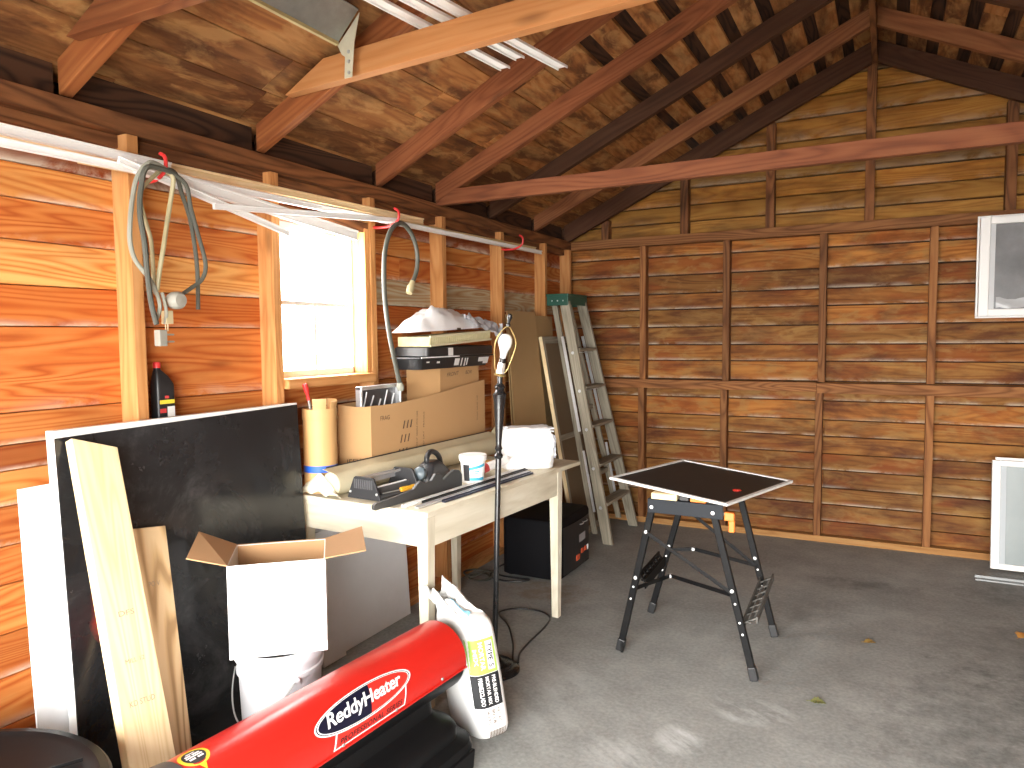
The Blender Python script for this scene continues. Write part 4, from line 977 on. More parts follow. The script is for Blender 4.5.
mb = MB(); mb.beam((.1065, -.37, .0635), (.1065, .0, .0635), .003, .006); mb.build('painted_rim', SPL, t_)
t_ = thing('tray_lid', 'black plastic lid with a white corner lying on the black tray', 'lid', (-2.20, 3.33, ZB + .0675))
mb = MB(); mb.loft([ring(-.10, .10, -.20, .46, 0), ring(-.11, .112, -.22, .48, .004), ring(-.11, .112, -.22, .48, .046), ring(-.10, .10, -.21, .47, .052)]); mb.build('lid_body', BLACK, t_, auto=40)
mb = MB(); add_rect(mb, -.03, .02, .002, .044, lambda x, y: (.1135, x, y)); mb.build('white_corner', SPL, t_)
t_ = thing('furnace_filter', 'yellowish pleated filter lying tilted under the white plastic bag', 'filter', (-2.20, 3.40, ZB + .121))
FILT = mat_plain('filter_cream', (.50, .45, .26), .8, var=.15, scale=30)
mb = MB(); N = 60
vs = []; fs = []
for i in range(N + 1):
    y = -.27 + .64 * i / N; dx = .004 * (i % 2)
    for (x, z) in ((-.09, 0), (.105 + dx, 0), (.11 + dx, .028), (.11 + dx, .05), (-.09, .05)):
        vs.append((x, y, z + (.030 * i / N)))
for i in range(N):
    for j in range(5): fs.append((i * 5 + j, i * 5 + (j + 1) % 5, i * 5 + 5 + (j + 1) % 5, i * 5 + 5 + j))
fs += [(0, 1, 2, 3, 4), tuple(N * 5 + j for j in (4, 3, 2, 1, 0))]
mb.raw(vs, fs); mb.build('filter_media', FILT, t_)
mb = MB(); mb.beam((.114, -.272, .050), (.114, .372, .081), .008, .012); mb.beam((.114, -.272, .003), (.114, .372, .033), .008, .010); mb.build('filter_edge', mat_plain('filter_edge', (.60, .55, .36), .7), t_)
def lump(a, b, c_, seed, amp, sq=2.6, flat=.15, n=(40, 20), sharp=1.0):
    mb = MB(); rings = []
    for j in range(n[1] + 1):
        ph = -PI / 2 + PI * j / n[1]; row = []
        for i in range(n[0]):
            th_ = 2 * PI * i / n[0]
            d = Vector((math.cos(ph) * math.cos(th_), math.cos(ph) * math.sin(th_), math.sin(ph)))
            k = (abs(d.x) ** sq + abs(d.y) ** sq + abs(d.z) ** sq) ** (-1 / sq)
            nz = noise.turbulence(d * 1.6 + Vector((seed, 0, 0)), 4, False) - .6
            cr = abs(noise.noise(d * 4 + Vector((0, seed, 0))))
            p = d * k * (1 + amp * nz - amp * .6 * cr * sharp)
            row.append(Vector((p.x * a, p.y * b, max(p.z * c_, -c_ * (1 - flat)) + c_ * (1 - flat))))
        rings.append(row)
    mb.loft(rings); return mb
BAGW = mat_plain('plastic_bag', (.80, .80, .80), .45, var=.03)
t_ = thing('plastic_bag', 'crumpled white plastic bag on top of the pile by the window', 'bag', (-2.185, 3.42, ZB + .196))
mb = MB()
def pb(u, v):
    a = 2 * PI * u
    y = .44 * math.cos(a) * v - .06; x = .125 * math.sin(a) * v
    y = y + .06
    h = .115 * (1 - v ** 3.2) * (1.15 - .9 * (y + .28) / .78 if y > -.05 else 1.0 + .6 * (y + .05))
    cr = .016 * noise.noise((x * 14, y * 9, 3)) + .014 * abs(noise.noise((x * 30, y * 22, 8)))
    return (x + .02 * noise.noise((x * 9, y * 9, 1)), y + .03 * noise.noise((a * 1.5, v, 4)), max(h + cr * (1 - v ** 4) * 1.6, .002) + (.045 * (y + .3)))
mb.grid(pb, 64, 20); 
mb.grid(lambda u, v: (lambda q: (q[0] * .98, q[1] * .98 + .001, .045 * (q[1] + .3) + .001))(pb(u, v)), 64, 4)
mb.build('bag_body', BAGW, t_, auto=28)
mb = MB(); mb.grid(lambda u, v: (.085 + .05 * v + .022 * noise.noise((u * 7, v * 4, 1)), .06 + .37 * u, .100 - .045 * u - .085 * v * (.5 + .5 * u) + .028 * noise.noise((u * 8, v * 6, 9))), 30, 12, thick=.0015); mb.build('crumpled_edge', mat_plain('grey_plastic_film', (.46, .47, .50), .4, var=.12, scale=18), t_, auto=25)
mb = MB(); mb.grid(lambda u, v: (.125 + .018 * math.sin(6 * v + 3 * u), .405 + .028 * u * (1 - .3 * v) + .016 * v, .05 - .135 * v + .008 * noise.noise((u * 5, v * 7, 2))), 8, 14, thick=.0015); mb.build('hanging_corner', mat_plain('grey_plastic_corner', (.40, .41, .43), .4), t_, auto=25)
mb = MB(); add_rect(mb, -.075, -.035, .012, .022, lambda x, y: (.1275, x, y)); mb.build('print', INK, t_)

# wire/metal roller tray standing in the big carton
t_ = thing('roller_tray', 'dark metal roller tray with bright rim sticking out of the large cardboard box', 'tray', (-2.248, 2.905, TH + .0065))
TRM = mat_plain('tray_metal', (.10, .10, .105), .35, .5, var=.3, scale=18)
mb = MB(); Mtr = Matrix.Rotation(R(0), 4, 'X')
mb.box((-.012, -.16, 0), (-.008, .16, .445)); mb.build('tray_floor', TRM, t_, M=Mtr)
mb = MB()
for lo, hi, ax in (((-.012, -.165, 0), (.022, -.15, .45), 'z'), ((-.012, .15, 0), (.022, .165, .45), 'z'), ((-.012, -.165, .435), (.026, .165, .452), 'y')): mb.box(lo, hi, ax)
mb.build('tray_rim', ALU, t_, M=Mtr, bevel=.003)
for k in range(5):
    mb = MB(); mb.tube([(-.004, -.13 + .055 * k, .30 + .02 * (k % 2)), (.0, -.095 + .055 * k, .422 - .02 * (k % 3))], .004, 6); mb.build('rib', ALU, t_, M=Mtr, smooth=True)

# ------------------------------------------------------------------ on the table: long roll and tools
ROLL = mat_plain('cream_roll', (.62, .56, .38), .7, var=.1, scale=5, dirt=.12)
t_ = thing('paper_roll', 'long cream coloured roll lying along the middle of the table', 'roll', TW(-.170, 0, TH + .001), TA)
mb = MB(); rings = []
RY0, RY1 = -.60, .74
for j in range(2):
    y = (RY0, RY1)[j]; row = []
    for i in range(40):
        a = 2 * PI * i / 40; row.append((.052 * math.cos(a), y, .052 + .052 * math.sin(a)))
    rings.append(row)
mb.loft(rings); mb.build('roll_body', ROLL, t_, smooth=True)
mb = MB(); mb.grid(lambda u, v: (.0 - .05 * v, RY0 + (RY1 - RY0) * u, .1045 + .010 * v + .012 * u * v), 12, 4, thick=.002); mb.build('loose_edge', ROLL, t_)
mb = MB(); mb.beam((-.052, RY0 + .02, .1175), (-.052, RY1 - .02, .1295), .004, .004); mb.build('dark_edge', BLACK, t_)
mb = MB(); mb.grid(lambda u, v: (-.05 + .09 * v + .01 * noise.noise((u * 3, v * 3, 1)), RY1 + .002 + .11 * u, .055 + .07 * u * (1 - v) + .05 * (1 - v)), 8, 6, thick=.002); mb.build('end_sheet', mat_plain('roll_end', (.52, .45, .28), .75), t_)
t_ = thing('paper_sheet', 'crumpled cream paper lying at the near end of the table', 'paper', TW(-.16, -.47, TH + .001), TA)
mb = MB(); mb.grid(lambda u, v: (-.165 + .225 * u, -.167 + .030 * v, .016 + .085 * (1 - abs(2 * u - .8)) * v + .018 * noise.noise((u * 5, v * 3, 6))), 16, 14, thick=.002); mb.build('sheet', mat_plain('cream_paper', (.72, .68, .54), .75, var=.06), t_, auto=30)

# mitre box: tapered end plates, base and metal guide bars
DGR = mat_plain('dark_grey_tool', (.032, .032, .035), .45, var=.15, scale=12); MGR = mat_plain('ribbed_grey', (.10, .10, .105), .5, var=.1)
mx, my = TL(-1.985, 2.445)
t_ = thing('mitre_box', 'dark grey mitre box with a tapered ribbed end plate near the table end', 'tool', TW(mx, my, TH + .001), TA)
mb = MB()
for y in (0, .26):
    mb = MB(); mb.prism([(-.094, y, 0), (.094, y, 0), (.086, y, .022), (.056, y, .090), (.048, y, .096), (-.048, y, .096), (-.056, y, .090), (-.086, y, .022)], (0, .012, 0)); mb.build('end_plate', DGR, t_, bevel=.002)
for k in range(9):
    mb = MB(); x = -.048 + .012 * k; mb.box((x - .003, -.0035, .045), (x + .003, 0, .085), 'z'); mb.build('grip_rib', MGR, t_)
for x in (-.075, .075):
    mb = MB(); mb.lathe([(0, 0), (.006, 0), (.005, .004), (0, .005)], n=10, M=Matrix.Translation((x, 0, .028)) @ Matrix.Rotation(PI / 2, 4, 'X')); mb.build('screw', CHROME, t_)
mb = MB(); mb.box((-.090, .012, 0), (.090, .26, .012)); mb.build('base', DGR, t_)
mb = MB(); mb.box((-.050, .012, .052), (-.044, .26, .088), 'y'); mb.tube([(-.015, .012, .084), (-.015, .26, .084)], .006, 10); mb.build('guide_bar', ALU, t_, bevel=.001)
mb = MB(); mb.box((.030, .012, .012), (.036, .26, .042), 'y'); mb.build('fence', MGR, t_)
mb = MB(); mb.box((-.004, 0, 0), (.004, .235, .034), 'y'); tag(mb.build('white_moulding', WHITE, M=Tz(TW(mx + .015, my + .018, TH + .0145), TA) @ Matrix.Rotation(R(20), 4, 'Y')), 'short white strip lying inside the dark mitre box', 'moulding')
gx, gy = TL(-1.822, 2.29)
mb = MB()
prof = [(0, .006), (.012, 0), (.58, 0), (.58, .055), (.56, .078), (.52, .086), (.47, .066), (.44, .052), (.42, .085), (.39, .088), (.36, .062), (.32, .058), (.29, .074), (.27, .066), (.24, .045), (.12, .034), (.02, .030), (0, .024)]
mb.prism([(0, y, z) for y, z in prof], (.016, 0, 0))
tag(mb.build('saw_guide', mat_plain('grey_guide', (.05, .05, .05), .5), bevel=.003, M=Tz(TW(gx, gy, TH + .001), TA - R(2))), 'grey wavy edged saw guide standing along the front of the mitre box', 'tool')
# screwdriver lying in front of the mitre box
sx_, sy_ = TL(-1.905, 2.475)
t_ = thing('screwdriver', 'screwdriver with a yellow handle lying in the mitre box', 'tool', TW(sx_, sy_, TH + .014), TA - R(8))
mb = MB(); mb.lathe([(0, 0), (.010, .002), (.012, .015), (.010, .05), (.0125, .075), (.011, .09), (.006, .095), (0, .095)], n=14, M=Matrix.Translation((0, .10, .0135)) @ Matrix.Rotation(-PI / 2, 4, 'X')); mb.build('grip', mat_plain('amber_grip', (.75, .38, .03), .3), t_, smooth=True)
mb = MB(); mb.tube([(0, .0, .0135), (0, .10, .0135)], .003, 8); mb.build('shaft', STEEL, t_)
mb = MB(); mb.lathe([(0, 0), (.011, .001), (.0115, .012), (.008, .016), (0, .016)], n=14, M=Matrix.Translation((0, .194, .0135)) @ Matrix.Rotation(-PI / 2, 4, 'X')); mb.build('end_cap', mat_plain('yellow_cap', (.85, .62, .05), .3), t_, smooth=True)
# dark power sander behind
px_, py_ = TL(-1.925, 2.885)
t_ = thing('power_sander', 'dark grey power tool with a looped handle behind the grey saw guide', 'tool', TW(px_, py_, TH + .001), TA + R(12))
mb = MB(); mb.loft([ring(-.045, .045, -.12, .12, 0, .4), ring(-.05, .05, -.125, .125, .02, .4), ring(-.05, .05, -.12, .11, .045, .5), ring(-.042, .042, -.09, .06, .085, .8), ring(-.025, .025, -.06, .03, .105, .9)]); mb.build('motor_housing', DGR, t_, smooth=True)
mb = MB(); mb.tube(smooth_path([(0, -.05, .09), (0, -.055, .125), (0, -.02, .148), (0, .04, .135), (0, .085, .10), (0, .10, .04)], 6), .013, 10); mb.build('handle', BLACK, t_, smooth=True)
mb = MB(); mb.lathe([(0, 0), (.028, 0), (.034, .012), (.03, .03), (.015, .04), (0, .042)], n=20, M=Matrix.Translation((0, -.115, .06)) @ Matrix.Rotation(PI / 2.4, 4, 'X')); mb.build('front_knob', mat_plain('blue_grey_tool', (.10, .13, .15), .35), t_, smooth=True)
# white tub with blue label
t_ = thing('compound_tub', 'small white plastic tub with a blue and white label on the table', 'tub', (-1.752, 2.975, TH + .001))
mb = MB(); mb.lathe([(0, 0), (.050, 0), (.052, .004), (.060, .104), (.0655, .105), (.067, .112), (.067, .128), (.064, .132), (.0, .128)], n=40); mb.build('tub_body', WHITE, t_, smooth=True)
def tubp(a, z): r = .0522 + .0078 * z / .104 + .0008; return (r * math.cos(a), r * math.sin(a), z)
mb = MB()
BLU = mat_plain('print_blue', (.05, .38, .58), .5)
add_rect(mb, R(-75), R(5), .012, .092, tubp, 12, 2, 0); add_rect(mb, R(-76), R(5), .072, .086, lambda a, z: (lambda q: (q[0] * 1.006, q[1] * 1.006, q[2]))(tubp(a, z + .012 * (a + .6))), 12, 1, 1)
add_rect(mb, R(-75), R(5), .014, .028, lambda a, z: (lambda q: (q[0] * 1.006, q[1] * 1.006, q[2]))(tubp(a, z)), 12, 1, 1)
add_rect(mb, R(-110), R(-76), .012, .090, tubp, 6, 2, 2)
for k in range(3): add_rect(mb, R(-64), R(-28 - 8 * k), .055 - .010 * k, .060 - .010 * k, lambda a, z: (lambda q: (q[0] * 1.006, q[1] * 1.006, q[2]))(tubp(a, z)), 6, 1, 1)
mb.build('label', [LW, BLU, mat_plain('print_black', (.03, .03, .035), .5)], t_)
# caulk tube and rag pile
t_ = thing('caulk_tube', 'white caulk tube with a red stripe leaning beside the wrapped white package', 'tube', (-1.755, 3.17, TH + .002), R(62))
Mc = Matrix.Translation((0, 0, .024)) @ Matrix.Rotation(R(-14), 4, 'Y') @ Matrix.Rotation(PI / 2, 4, 'Y')
mb = MB(); mb.lathe([(0, -.09), (.022, -.09), (.022, .09), (.018, .094), (.006, .10), (.004, .14), (0, .14)], n=24); mb.build('cartridge', WHITE, t_, smooth=True, M=Matrix.Translation((0, 0, .022)) @ Mc)
mb = MB(); mb.lathe([(.0225, -.06), (.0225, -.03)], n=24); mb.build('red_stripe', mat_plain('stripe_red', (.55, .06, .06), .5), t_, smooth=True, M=Matrix.Translation((0, 0, .022)) @ Mc)
mb = lump(.07, .045, .02, 3.0, .35); tag(mb.build('wood_scrap', mat_plain('orange_scrap', (.55, .30, .10), .7), smooth=True, M=Tz((-1.89, 3.34, TH + .001), R(60))), 'small orange brown rag behind the caulk tube', 'rag')
mb = lump(.05, .04, .025, 5.0, .5); tag(mb.build('rag', mat_plain('brown_rag', (.28, .16, .10), .8, var=.3, scale=20), smooth=True, M=Tz((-1.83, 3.155, TH + .001), R(20))), 'small crumpled brown rag beside the white tub', 'rag')
# wrapped white package
t_ = thing('wrapped_package', 'white plastic wrapped package at the far end of the table', 'package', (-1.69, 3.43, TH + .001), R(46))
mb = MB(); rings = []
for j in range(25):
    v = j / 24; z = .215 * v; row = []
    for i in range(56):
        a = 2 * PI * i / 56; c_, s_ = math.cos(a), math.sin(a)
        d = (abs(c_) ** 6 + abs(s_) ** 6) ** (-1 / 6)
        up_ = max(0, v - .66) / .34
        k = 1 - .22 * up_ ** 1.5
        if v < .03: k *= .94
        lay = (.010 * noise.noise((c_ * 2, s_ * 2, round(v * 26) * 1.7)) if v > .62 else .004 * noise.noise((c_ * 3, s_ * 3, v * 5)))
        fold = .012 * noise.noise((c_ * 5, s_ * 5, v * 7)) * (1 if c_ > .55 else .25)
        row.append((.135 * d * c_ * k + (lay + fold) * c_, .085 * d * s_ * k + (lay + fold) * s_, z + (.012 * noise.noise((c_ * 2 + 3, s_ * 2, 2)) * up_)))
    rings.append(row)
mb.loft(rings); mb.build('package_body', BAGW, t_, auto=28)
for k in range(4):
    mb = MB(); zz = .150 + .017 * k
    mb.grid(lambda u, v: (-.118 + .24 * u + .006 * math.sin(5 * u + k), -.080 + .165 * v + .004 * noise.noise((u * 4, v * 3, k)), zz + .05 * 0 + .006 * noise.noise((u * 5, v * 5, k * 3.1)) + .012), 14, 8, thick=.006); mb.build('folded_layer', mat_plain('folded_film', (.70, .71, .74), .4, var=.08, scale=25), t_, auto=25)
mb = MB(); mb.grid(lambda u, v: (.137 + .012 * noise.noise((u * 9, v * 9, 2)), -.075 + .15 * u, .05 + .12 * v), 16, 14, thick=.0012); mb.build('loose_wrap', mat_plain('loose_film', (.55, .57, .62), .35, var=.15, scale=30), t_, auto=20)
# metal and vinyl strips along the front edge
def tstrip(x, y0, y1, w, h, mat, label, rz=0, z=.001):
    mb = MB(); mb.box((-w / 2, 0, 0), (w / 2, y1 - y0, h), 'y'); mb.box((-w / 2, 0, h), (-w / 2 + w * .18, y1 - y0, h + .004), 'y')
    return tag(mb.build('trim_strip', mat, M=Tz(TW(x, y0, TH + z), TA + rz)), label, 'strip', 'trim strips along the table front')
tstrip(.245, -.61, .36, .022, .006, WHITE, 'white trim strip nearest the saw guide on the table front', R(.8))
tstrip(.275, -.52, .34, .016, .008, BLACK, 'black trim strip beside the white one on the table front', R(.3))
tstrip(.305, -.60, .30, .020, .006, ALU, 'bare metal trim strip second from the table front edge', R(-.3))
tstrip(.335, -.46, .28, .018, .007, mat_plain('navy_strip', (.03, .035, .06), .4), 'dark blue trim strip nearest the table front edge', R(-.2))

# ------------------------------------------------------------------ black heater cabinet under the table
t_ = thing('cabinet_heater', 'black cabinet heater with orange switches on the floor under the far end of the table', 'heater', (-1.945, 4.24, 0))
FELT = mat_plain('matt_black', (.006, .006, .0075), .6, var=.15, spec=.12)
mb = MB()
def cring(z, g): 
    out = []
    for a, b in rrect(.195 + g, .265 + g, 6, .22):
        out.append((a + (.018 * (1 - (b / .27) ** 2) if a > .15 else 0), b, z))
    return out
mb.loft([cring(.012, -.012), cring(.02, 0), cring(.355, 0), cring(.372, -.006), cring(.378, -.02)]); mb.build('cabinet_body', FELT, t_, auto=35)
for x in (-.15, .15):
    for y in (-.21, .21):
        mb = MB(); mb.lathe([(0, 0), (.02, 0), (.018, .013), (0, .013)], n=14, M=Matrix.Translation((x, y, 0))); mb.build('foot', BLACK, t_)
fx = lambda off: (lambda y, z: (.195 + .018 * (1 - (y / .27) ** 2) + off, y, z))
mb = MB(); add_rect(mb, -.21, .22, .03, .33, fx(.002), 8, 2); mb.build('front_panel', BLACK, t_)
mb = MB(); add_rect(mb, .02, .135, .185, .235, fx(.004), 4, 1); mb.build('display', mat_plain('grey_label', (.33, .33, .34), .4), t_)
for y, z, w, h, mt in ((.0, .095, .05, .035, 'o'), (.075, .12, .035, .03, 'o'), (.135, .12, .03, .03, 'o'), (.185, .115, .018, .035, 'w')):
    mb = MB(); a = fx(0)(y, z); mb.box((a[0], y - w / 2, z - h / 2), (a[0] + .007, y + w / 2, z + h / 2)); mb.build('switch', mat_plain('switch_orange', (.62, .09, .03), .4) if mt == 'o' else SPL, t_, bevel=.002)
for y in (.03, .11):
    mb = MB(); mb.tube(smooth_path([fx(.004)(y, .30), fx(.016)(y + .012, .302), fx(.016)(y + .035, .306), fx(.004)(y + .05, .308)], 4), .003, 6); mb.build('handle', STEEL, t_, smooth=True)
mb = MB(); mb.tube(smooth_path([(-.19, -.10, .05), (-.26, -.20, .02), (-.24, -.33, .006), (-.12, -.37, .006), (-.02, -.33, .006), (.01, -.285, .006), (-.05, -.29, .006), (-.16, -.30, .008), (-.24, -.27, .006)], 8), .0055, 8); mb.build('power_cord', BLACK, t_, smooth=True)
mb = MB()
cp = [(-.0, 0, .007), (.05, .06, .007), (-.02, .12, .014), (-.09, .06, .008), (-.04, -.03, .02), (.05, -.02, .024), (.07, .09, .03), (-.03, .16, .02), (-.11, .10, .03), (-.09, -.02, .05), (-.02, -.04, .04), (.03, .04, .06)]
mb.tube(smooth_path(cp, 8), .006, 8); tag(mb.build('coiled_cord', CORD_G, smooth=True, M=Matrix.Translation((-2.21, 3.80, 0))), 'tangled grey cord on the floor behind the table leg beside the black cabinet', 'cord')

# ------------------------------------------------------------------ stepladder, frame and cardboard in the far corner
LBX, LTX, LH = -1.765, -2.155, 1.80
t_ = thing('stepladder', 'folded weathered wooden stepladder with green top cap leaning in the far left corner', 'ladder', (LBX, 5.20, 0))
def lp(z, dx=0): return (LTX - LBX) * z / LH + dx
mb_up = Vector((LTX - LBX, 0, LH)).normalized()
def rail(nm, yb, yt, dx, w, d, ztop, zb=0, mat=W_GREY):
    mb = MB(); z0, z1 = zb, ztop
    def sec(z, y):
        x = lp(z, dx); return [(x - d / 2, y - w / 2, z), (x + d / 2, y - w / 2, z), (x + d / 2, y + w / 2, z), (x - d / 2, y + w / 2, z)]
    a = sec(z0, yb); b = sec(z1, yt)
    mb.hexa([a[0], b[0], b[1], a[1], a[3], b[3], b[2], a[2]]); return mb.build(nm, mat, t_, bevel=.003)
rail('front_rail', -.295, -.175, 0, .030, .076, LH); rail('front_rail', .285, .150, 0, .030, .076, LH)
rail('rear_rail', -.270, -.150, -.098, .024, .042, LH - .02, .06); rail('rear_rail', .255, .125, -.098, .024, .042, LH - .02, .06)
yl = lambda z: -.295 + .12 * z / LH + .013
yr = lambda z: .285 - .135 * z / LH - .013
for z in (.28, .56, .84, 1.12, 1.40):
    mb = MB(); x = lp(z); mb.box((x - .045, yl(z), z - .011), (x + .045, yr(z), z + .011), 'y'); mb.build('step', W_GREY, t_, bevel=.003)
    mb = MB(); mb.tube([(x + .0, yl(z) - .032, z - .022), (x, yr(z) + .032, z - .022)], .003, 6)
    for y in (yl(z) - .0275, yr(z) + .0275): mb.lathe([(0, -.003), (.012, -.003), (.012, .003), (0, .003)], n=12, M=Matrix.Translation((x, y, z - .022)) @ Matrix.Rotation(PI / 2, 4, 'X'))
    mb.build('tie_rod', ALU, t_)
for z in (.45, .95, 1.40):
    mb = MB(); x = lp(z, -.098); a = -.270 + .12 * z / LH + .012; b = .255 - .13 * z / LH - .012; mb.box((x - .012, a, z - .018), (x + .012, b, z + .018), 'y'); mb.build('rear_brace', W_GREY, t_, bevel=.002)
for s_, y0, y1 in ((-1, -.245, -.205), (1, .235, .195)):
    mb = MB(); mb.beam((lp(.80, -.066), y0, .80), (lp(1.50, -.066), y1, 1.50), .004, .022, (1, 0, 0)); mb.build('spreader', ALU, t_)
    mb = MB(); mb.beam((lp(.22, -.066), y0 - .03, .22), (lp(.66, -.066), y0, .66), .004, .018, (1, 0, 0)); mb.build('spreader', ALU, t_)
GREEN = mat_plain('green_plastic', (.012, .075, .05), .45, var=.15)
mb = MB(); x = lp(LH)
mb.box((x - .135, -.205, LH - .002), (x + .045, .180, LH + .018)); 
for y in (-.203, .168): mb.box((x - .13, y, LH - .07), (x + .042, y + .011, LH))
mb.box((x + .036, -.205, LH - .065), (x + .046, .18, LH))
mb.build('top_cap', GREEN, t_, bevel=.006)
for y in (-.205,):
    mb = MB()
    for dx in (-.085, -.04, .005): mb.lathe([(0, 0), (.006, 0), (.005, .003), (0, .004)], n=10, M=Matrix.Translation((x + dx, y + .002, LH - .035)) @ Matrix.Rotation(PI / 2, 4, 'X'))
    mb.build('rivet', CHROME, t_)
t_ = thing('leaning_frame', 'thin wood edged frame leaning on the wall behind the stepladder', 'frame', (-2.015, 4.86, 0))
Ml = Matrix.Rotation(-math.atan2(.265, 1.48), 4, 'Y')
mb = MB(); FW, FH = .55, 1.52
for lo, hi, ax in (((0, 0, 0), (.022, .04, FH), 'z'), ((0, FW - .04, 0), (.022, FW, FH), 'z'), ((0, .04, 0), (.022, FW - .04, .05), 'y'), ((0, .04, FH - .05), (.022, FW - .04, FH), 'y'), ((0, .04, .74), (.022, FW - .04, .78), 'y')): mb.box(lo, hi, ax)
mb.build('frame_bars', W_GREY, t_, M=Ml, bevel=.001)
mb = MB(); mb.box((-.002, -.008, 0), (.024, -.0005, FH), 'z'); mb.build('pale_edge', W_PALE, t_, M=Ml)
mb = MB(); mb.box((.008, .04, .05), (.012, FW - .04, FH - .05)); mb.build('infill', mat_plain('dark_board', (.16, .11, .06), .8), t_, M=Ml)
t_ = thing('cardboard_sheet', 'tall flattened brown cardboard box leaning on the wall between table and stepladder', 'cardboard', (-2.23, 4.40, 0))
Mc = Matrix.Rotation(-math.atan2(.085, 1.66), 4, 'Y')
mb = MB(); mb.grid(lambda u, v: (.0 + .014 * math.sin(PI * u) * v, .76 * u, 1.655 * v), 14, 8, thick=.006); mb.build('back_sheet', CARD_D, t_, M=Mc)
mb = MB(); mb.grid(lambda u, v: (.014 + .035 * u * (1 - v) + .012 * (1 - v), -.01 + .44 * u, .90 - .035 * u + (.78 + .035 * u) * v), 8, 8, thick=.005); mb.build('front_flap', CARD_D, t_, M=Mc)

# ------------------------------------------------------------------ folding workbench
t_ = thing('workbench', 'black folding workbench with splayed legs and orange grips in the middle of the floor', 'workbench', (-.790, 3.49, 0))
WB = mat_plain('bench_black', (.006, .006, .0065), .45, var=.25, scale=14, dirt=.08, spec=.15)
WBL = mat_plain('bench_slate', (.012, .015, .020), .45, var=.12, scale=14, spec=.2)
def bar(nm, p, q, w, d, up=(0, 1, 0), mat=WB, bv=.003):
    mb = MB(); mb.beam(p, q, w, d, up); return mb.build(nm, mat, t_, bevel=bv)
NL = ((-.150, -.275, .735), (-.318, -.245, .012)); NR = ((.118, -.275, .735), (.303, -.285, .012)); FL = ((-.125, .262, .735), (-.322, .285, .012)); FR = ((.130, .262, .735), (.318, .240, .012))
def on_leg(L, z): a, b = Vector(L[0]), Vector(L[1]); k = (a.z - z) / (a.z - b.z); return a.lerp(b, k)
for L_ in (NL, NR, FL, FR):
    lg = bar('leg', L_[0], L_[1], .030, .026)
    f = Vector(L_[1]); d_ = (Vector(L_[0]) - f).normalized()
    mb = MB(); mb.beam(f - d_ * .010, f + d_ * .05, .036, .032, (0, 1, 0)); mb.build('rubber_foot', BLACK, lg, bevel=.004)
mb = MB(); mb.beam((-.322, -.21, .028), (-.30, -.275, .028), .012, .05); mb.build('wheel_bracket', WB, t_, bevel=.003)
for L_, s_ in ((NL, -1), (NR, -1), (FL, -1), (FR, -1)):
    for z in ((.72, .60, .375, .33, .27) if L_ in (NL,) else (.72, .385, .33, .25, .20)):
        mb = MB(); q = on_leg(L_, z); mb.lathe([(0, 0), (.009, 0), (.008, .005), (0, .006)] if z in (.72, .385, .60, .375) else [(0, 0), (.0055, 0), (.005, .003), (0, .004)], n=12, M=Matrix.Translation((q.x, q.y - .0155 if L_ in (NL, NR) else q.y - .0155, z)) @ Matrix.Rotation(PI / 2, 4, 'X')); mb.build('bolt', CHROME, t_, smooth=True)
for y, nm in ((-.290, 'near'), (.265, 'far')):
    mb = MB(); mb.box((-.172, y - .003, .695), (.166, y, .758)); mb.box((-.172, y, .752), (.166, y + .055, .758)); mb.box((-.172, y, .695), (.166, y + .03, .699)); mb.build('top_channel', WBL, t_, bevel=.002)
bar('brace', on_leg(NL, .60) + Vector((0, -.018, 0)), on_leg(NR, .375) + Vector((0, -.018, 0)), .018, .005, (0, 1, 0))
bar('brace', on_leg(FL, .62) + Vector((0, -.018, 0)), on_leg(FR, .345) + Vector((0, -.018, 0)), .018, .005, (0, 1, 0))
def link(L_, R_, z0, z1, mid):
    mb = MB(); a = on_leg(L_, z0); b = on_leg(R_, z1); m = Vector(mid)
    mb.beam(a, m, .006, .018); mb.beam(m, b, .006, .018); mb.build('folding_link', WB, t_)
    mb = MB(); mb.lathe([(0, -.012), (.009, -.012), (.009, .012), (0, .012)], n=12, M=Matrix.Translation(m) @ Matrix.Rotation(PI / 2, 4, 'X')); mb.build('hinge_pin', CHROME, t_)
link(NL, NR, .315, .362, (-.155, .045, .300)); link(FL, FR, .36, .345, (-.10, .30, .375))
TREAD = mat_plain('scuffed_tread', (.10, .095, .085), .6, .2, var=.4, scale=25)
for L1, L2, z, s_ in ((NR, FR, .255, 1), (NL, FL, .285, -1)):
    a = on_leg(L1, z - .03); b = on_leg(L2, z + .02); mb = MB(); dd = (b - a).normalized(); a = a + dd * (.02 if s_ > 0 else .20); b = b - dd * .02
    out = Vector(((.06 if s_ > 0 else .03) * s_, 0, .035)); 
    mb.beam(a, b, .006, .05, (0, 0, 1)); mb.beam(a + out * .5 + Vector((0, 0, .0)), b + out * .5, .012, .008); mb.beam(a + out, b + out, .008, .03)
    for k in range(7):
        p = a.lerp(b, (k + .5) / 7 if k else .04) if k < 6 else a.lerp(b, .96)
        mb.beam(p + Vector((0, 0, .004)), p + out + Vector((0, 0, .004)), .018, .006)
    mb.build('step_plate', TREAD if s_ > 0 else WB, t_)
ORA = mat_plain('orange_plastic', (.80, .20, .025), .4, var=.05)
mb = MB(); mb.box((.168, -.285, .690), (.212, -.255, .728)); mb.box((.188, -.285, .640), (.214, -.257, .692)); mb.build('orange_grip', ORA, t_, bevel=.005)
mb = MB(); mb.tube([(.150, -.262, .715), (.175, -.262, .715)], .009, 10); mb.build('clamp_screw', STEEL, t_)
mb = MB(); mb.box((.020, -.285, .7585), (.090, -.200, .775)); mb.build('swivel_grip', ORA, t_, bevel=.003)
mb = MB(); mb.box((-.030, -.280, .7585), (.012, -.22, .782)); mb.build('swivel_grip', BLACK, t_, bevel=.003)
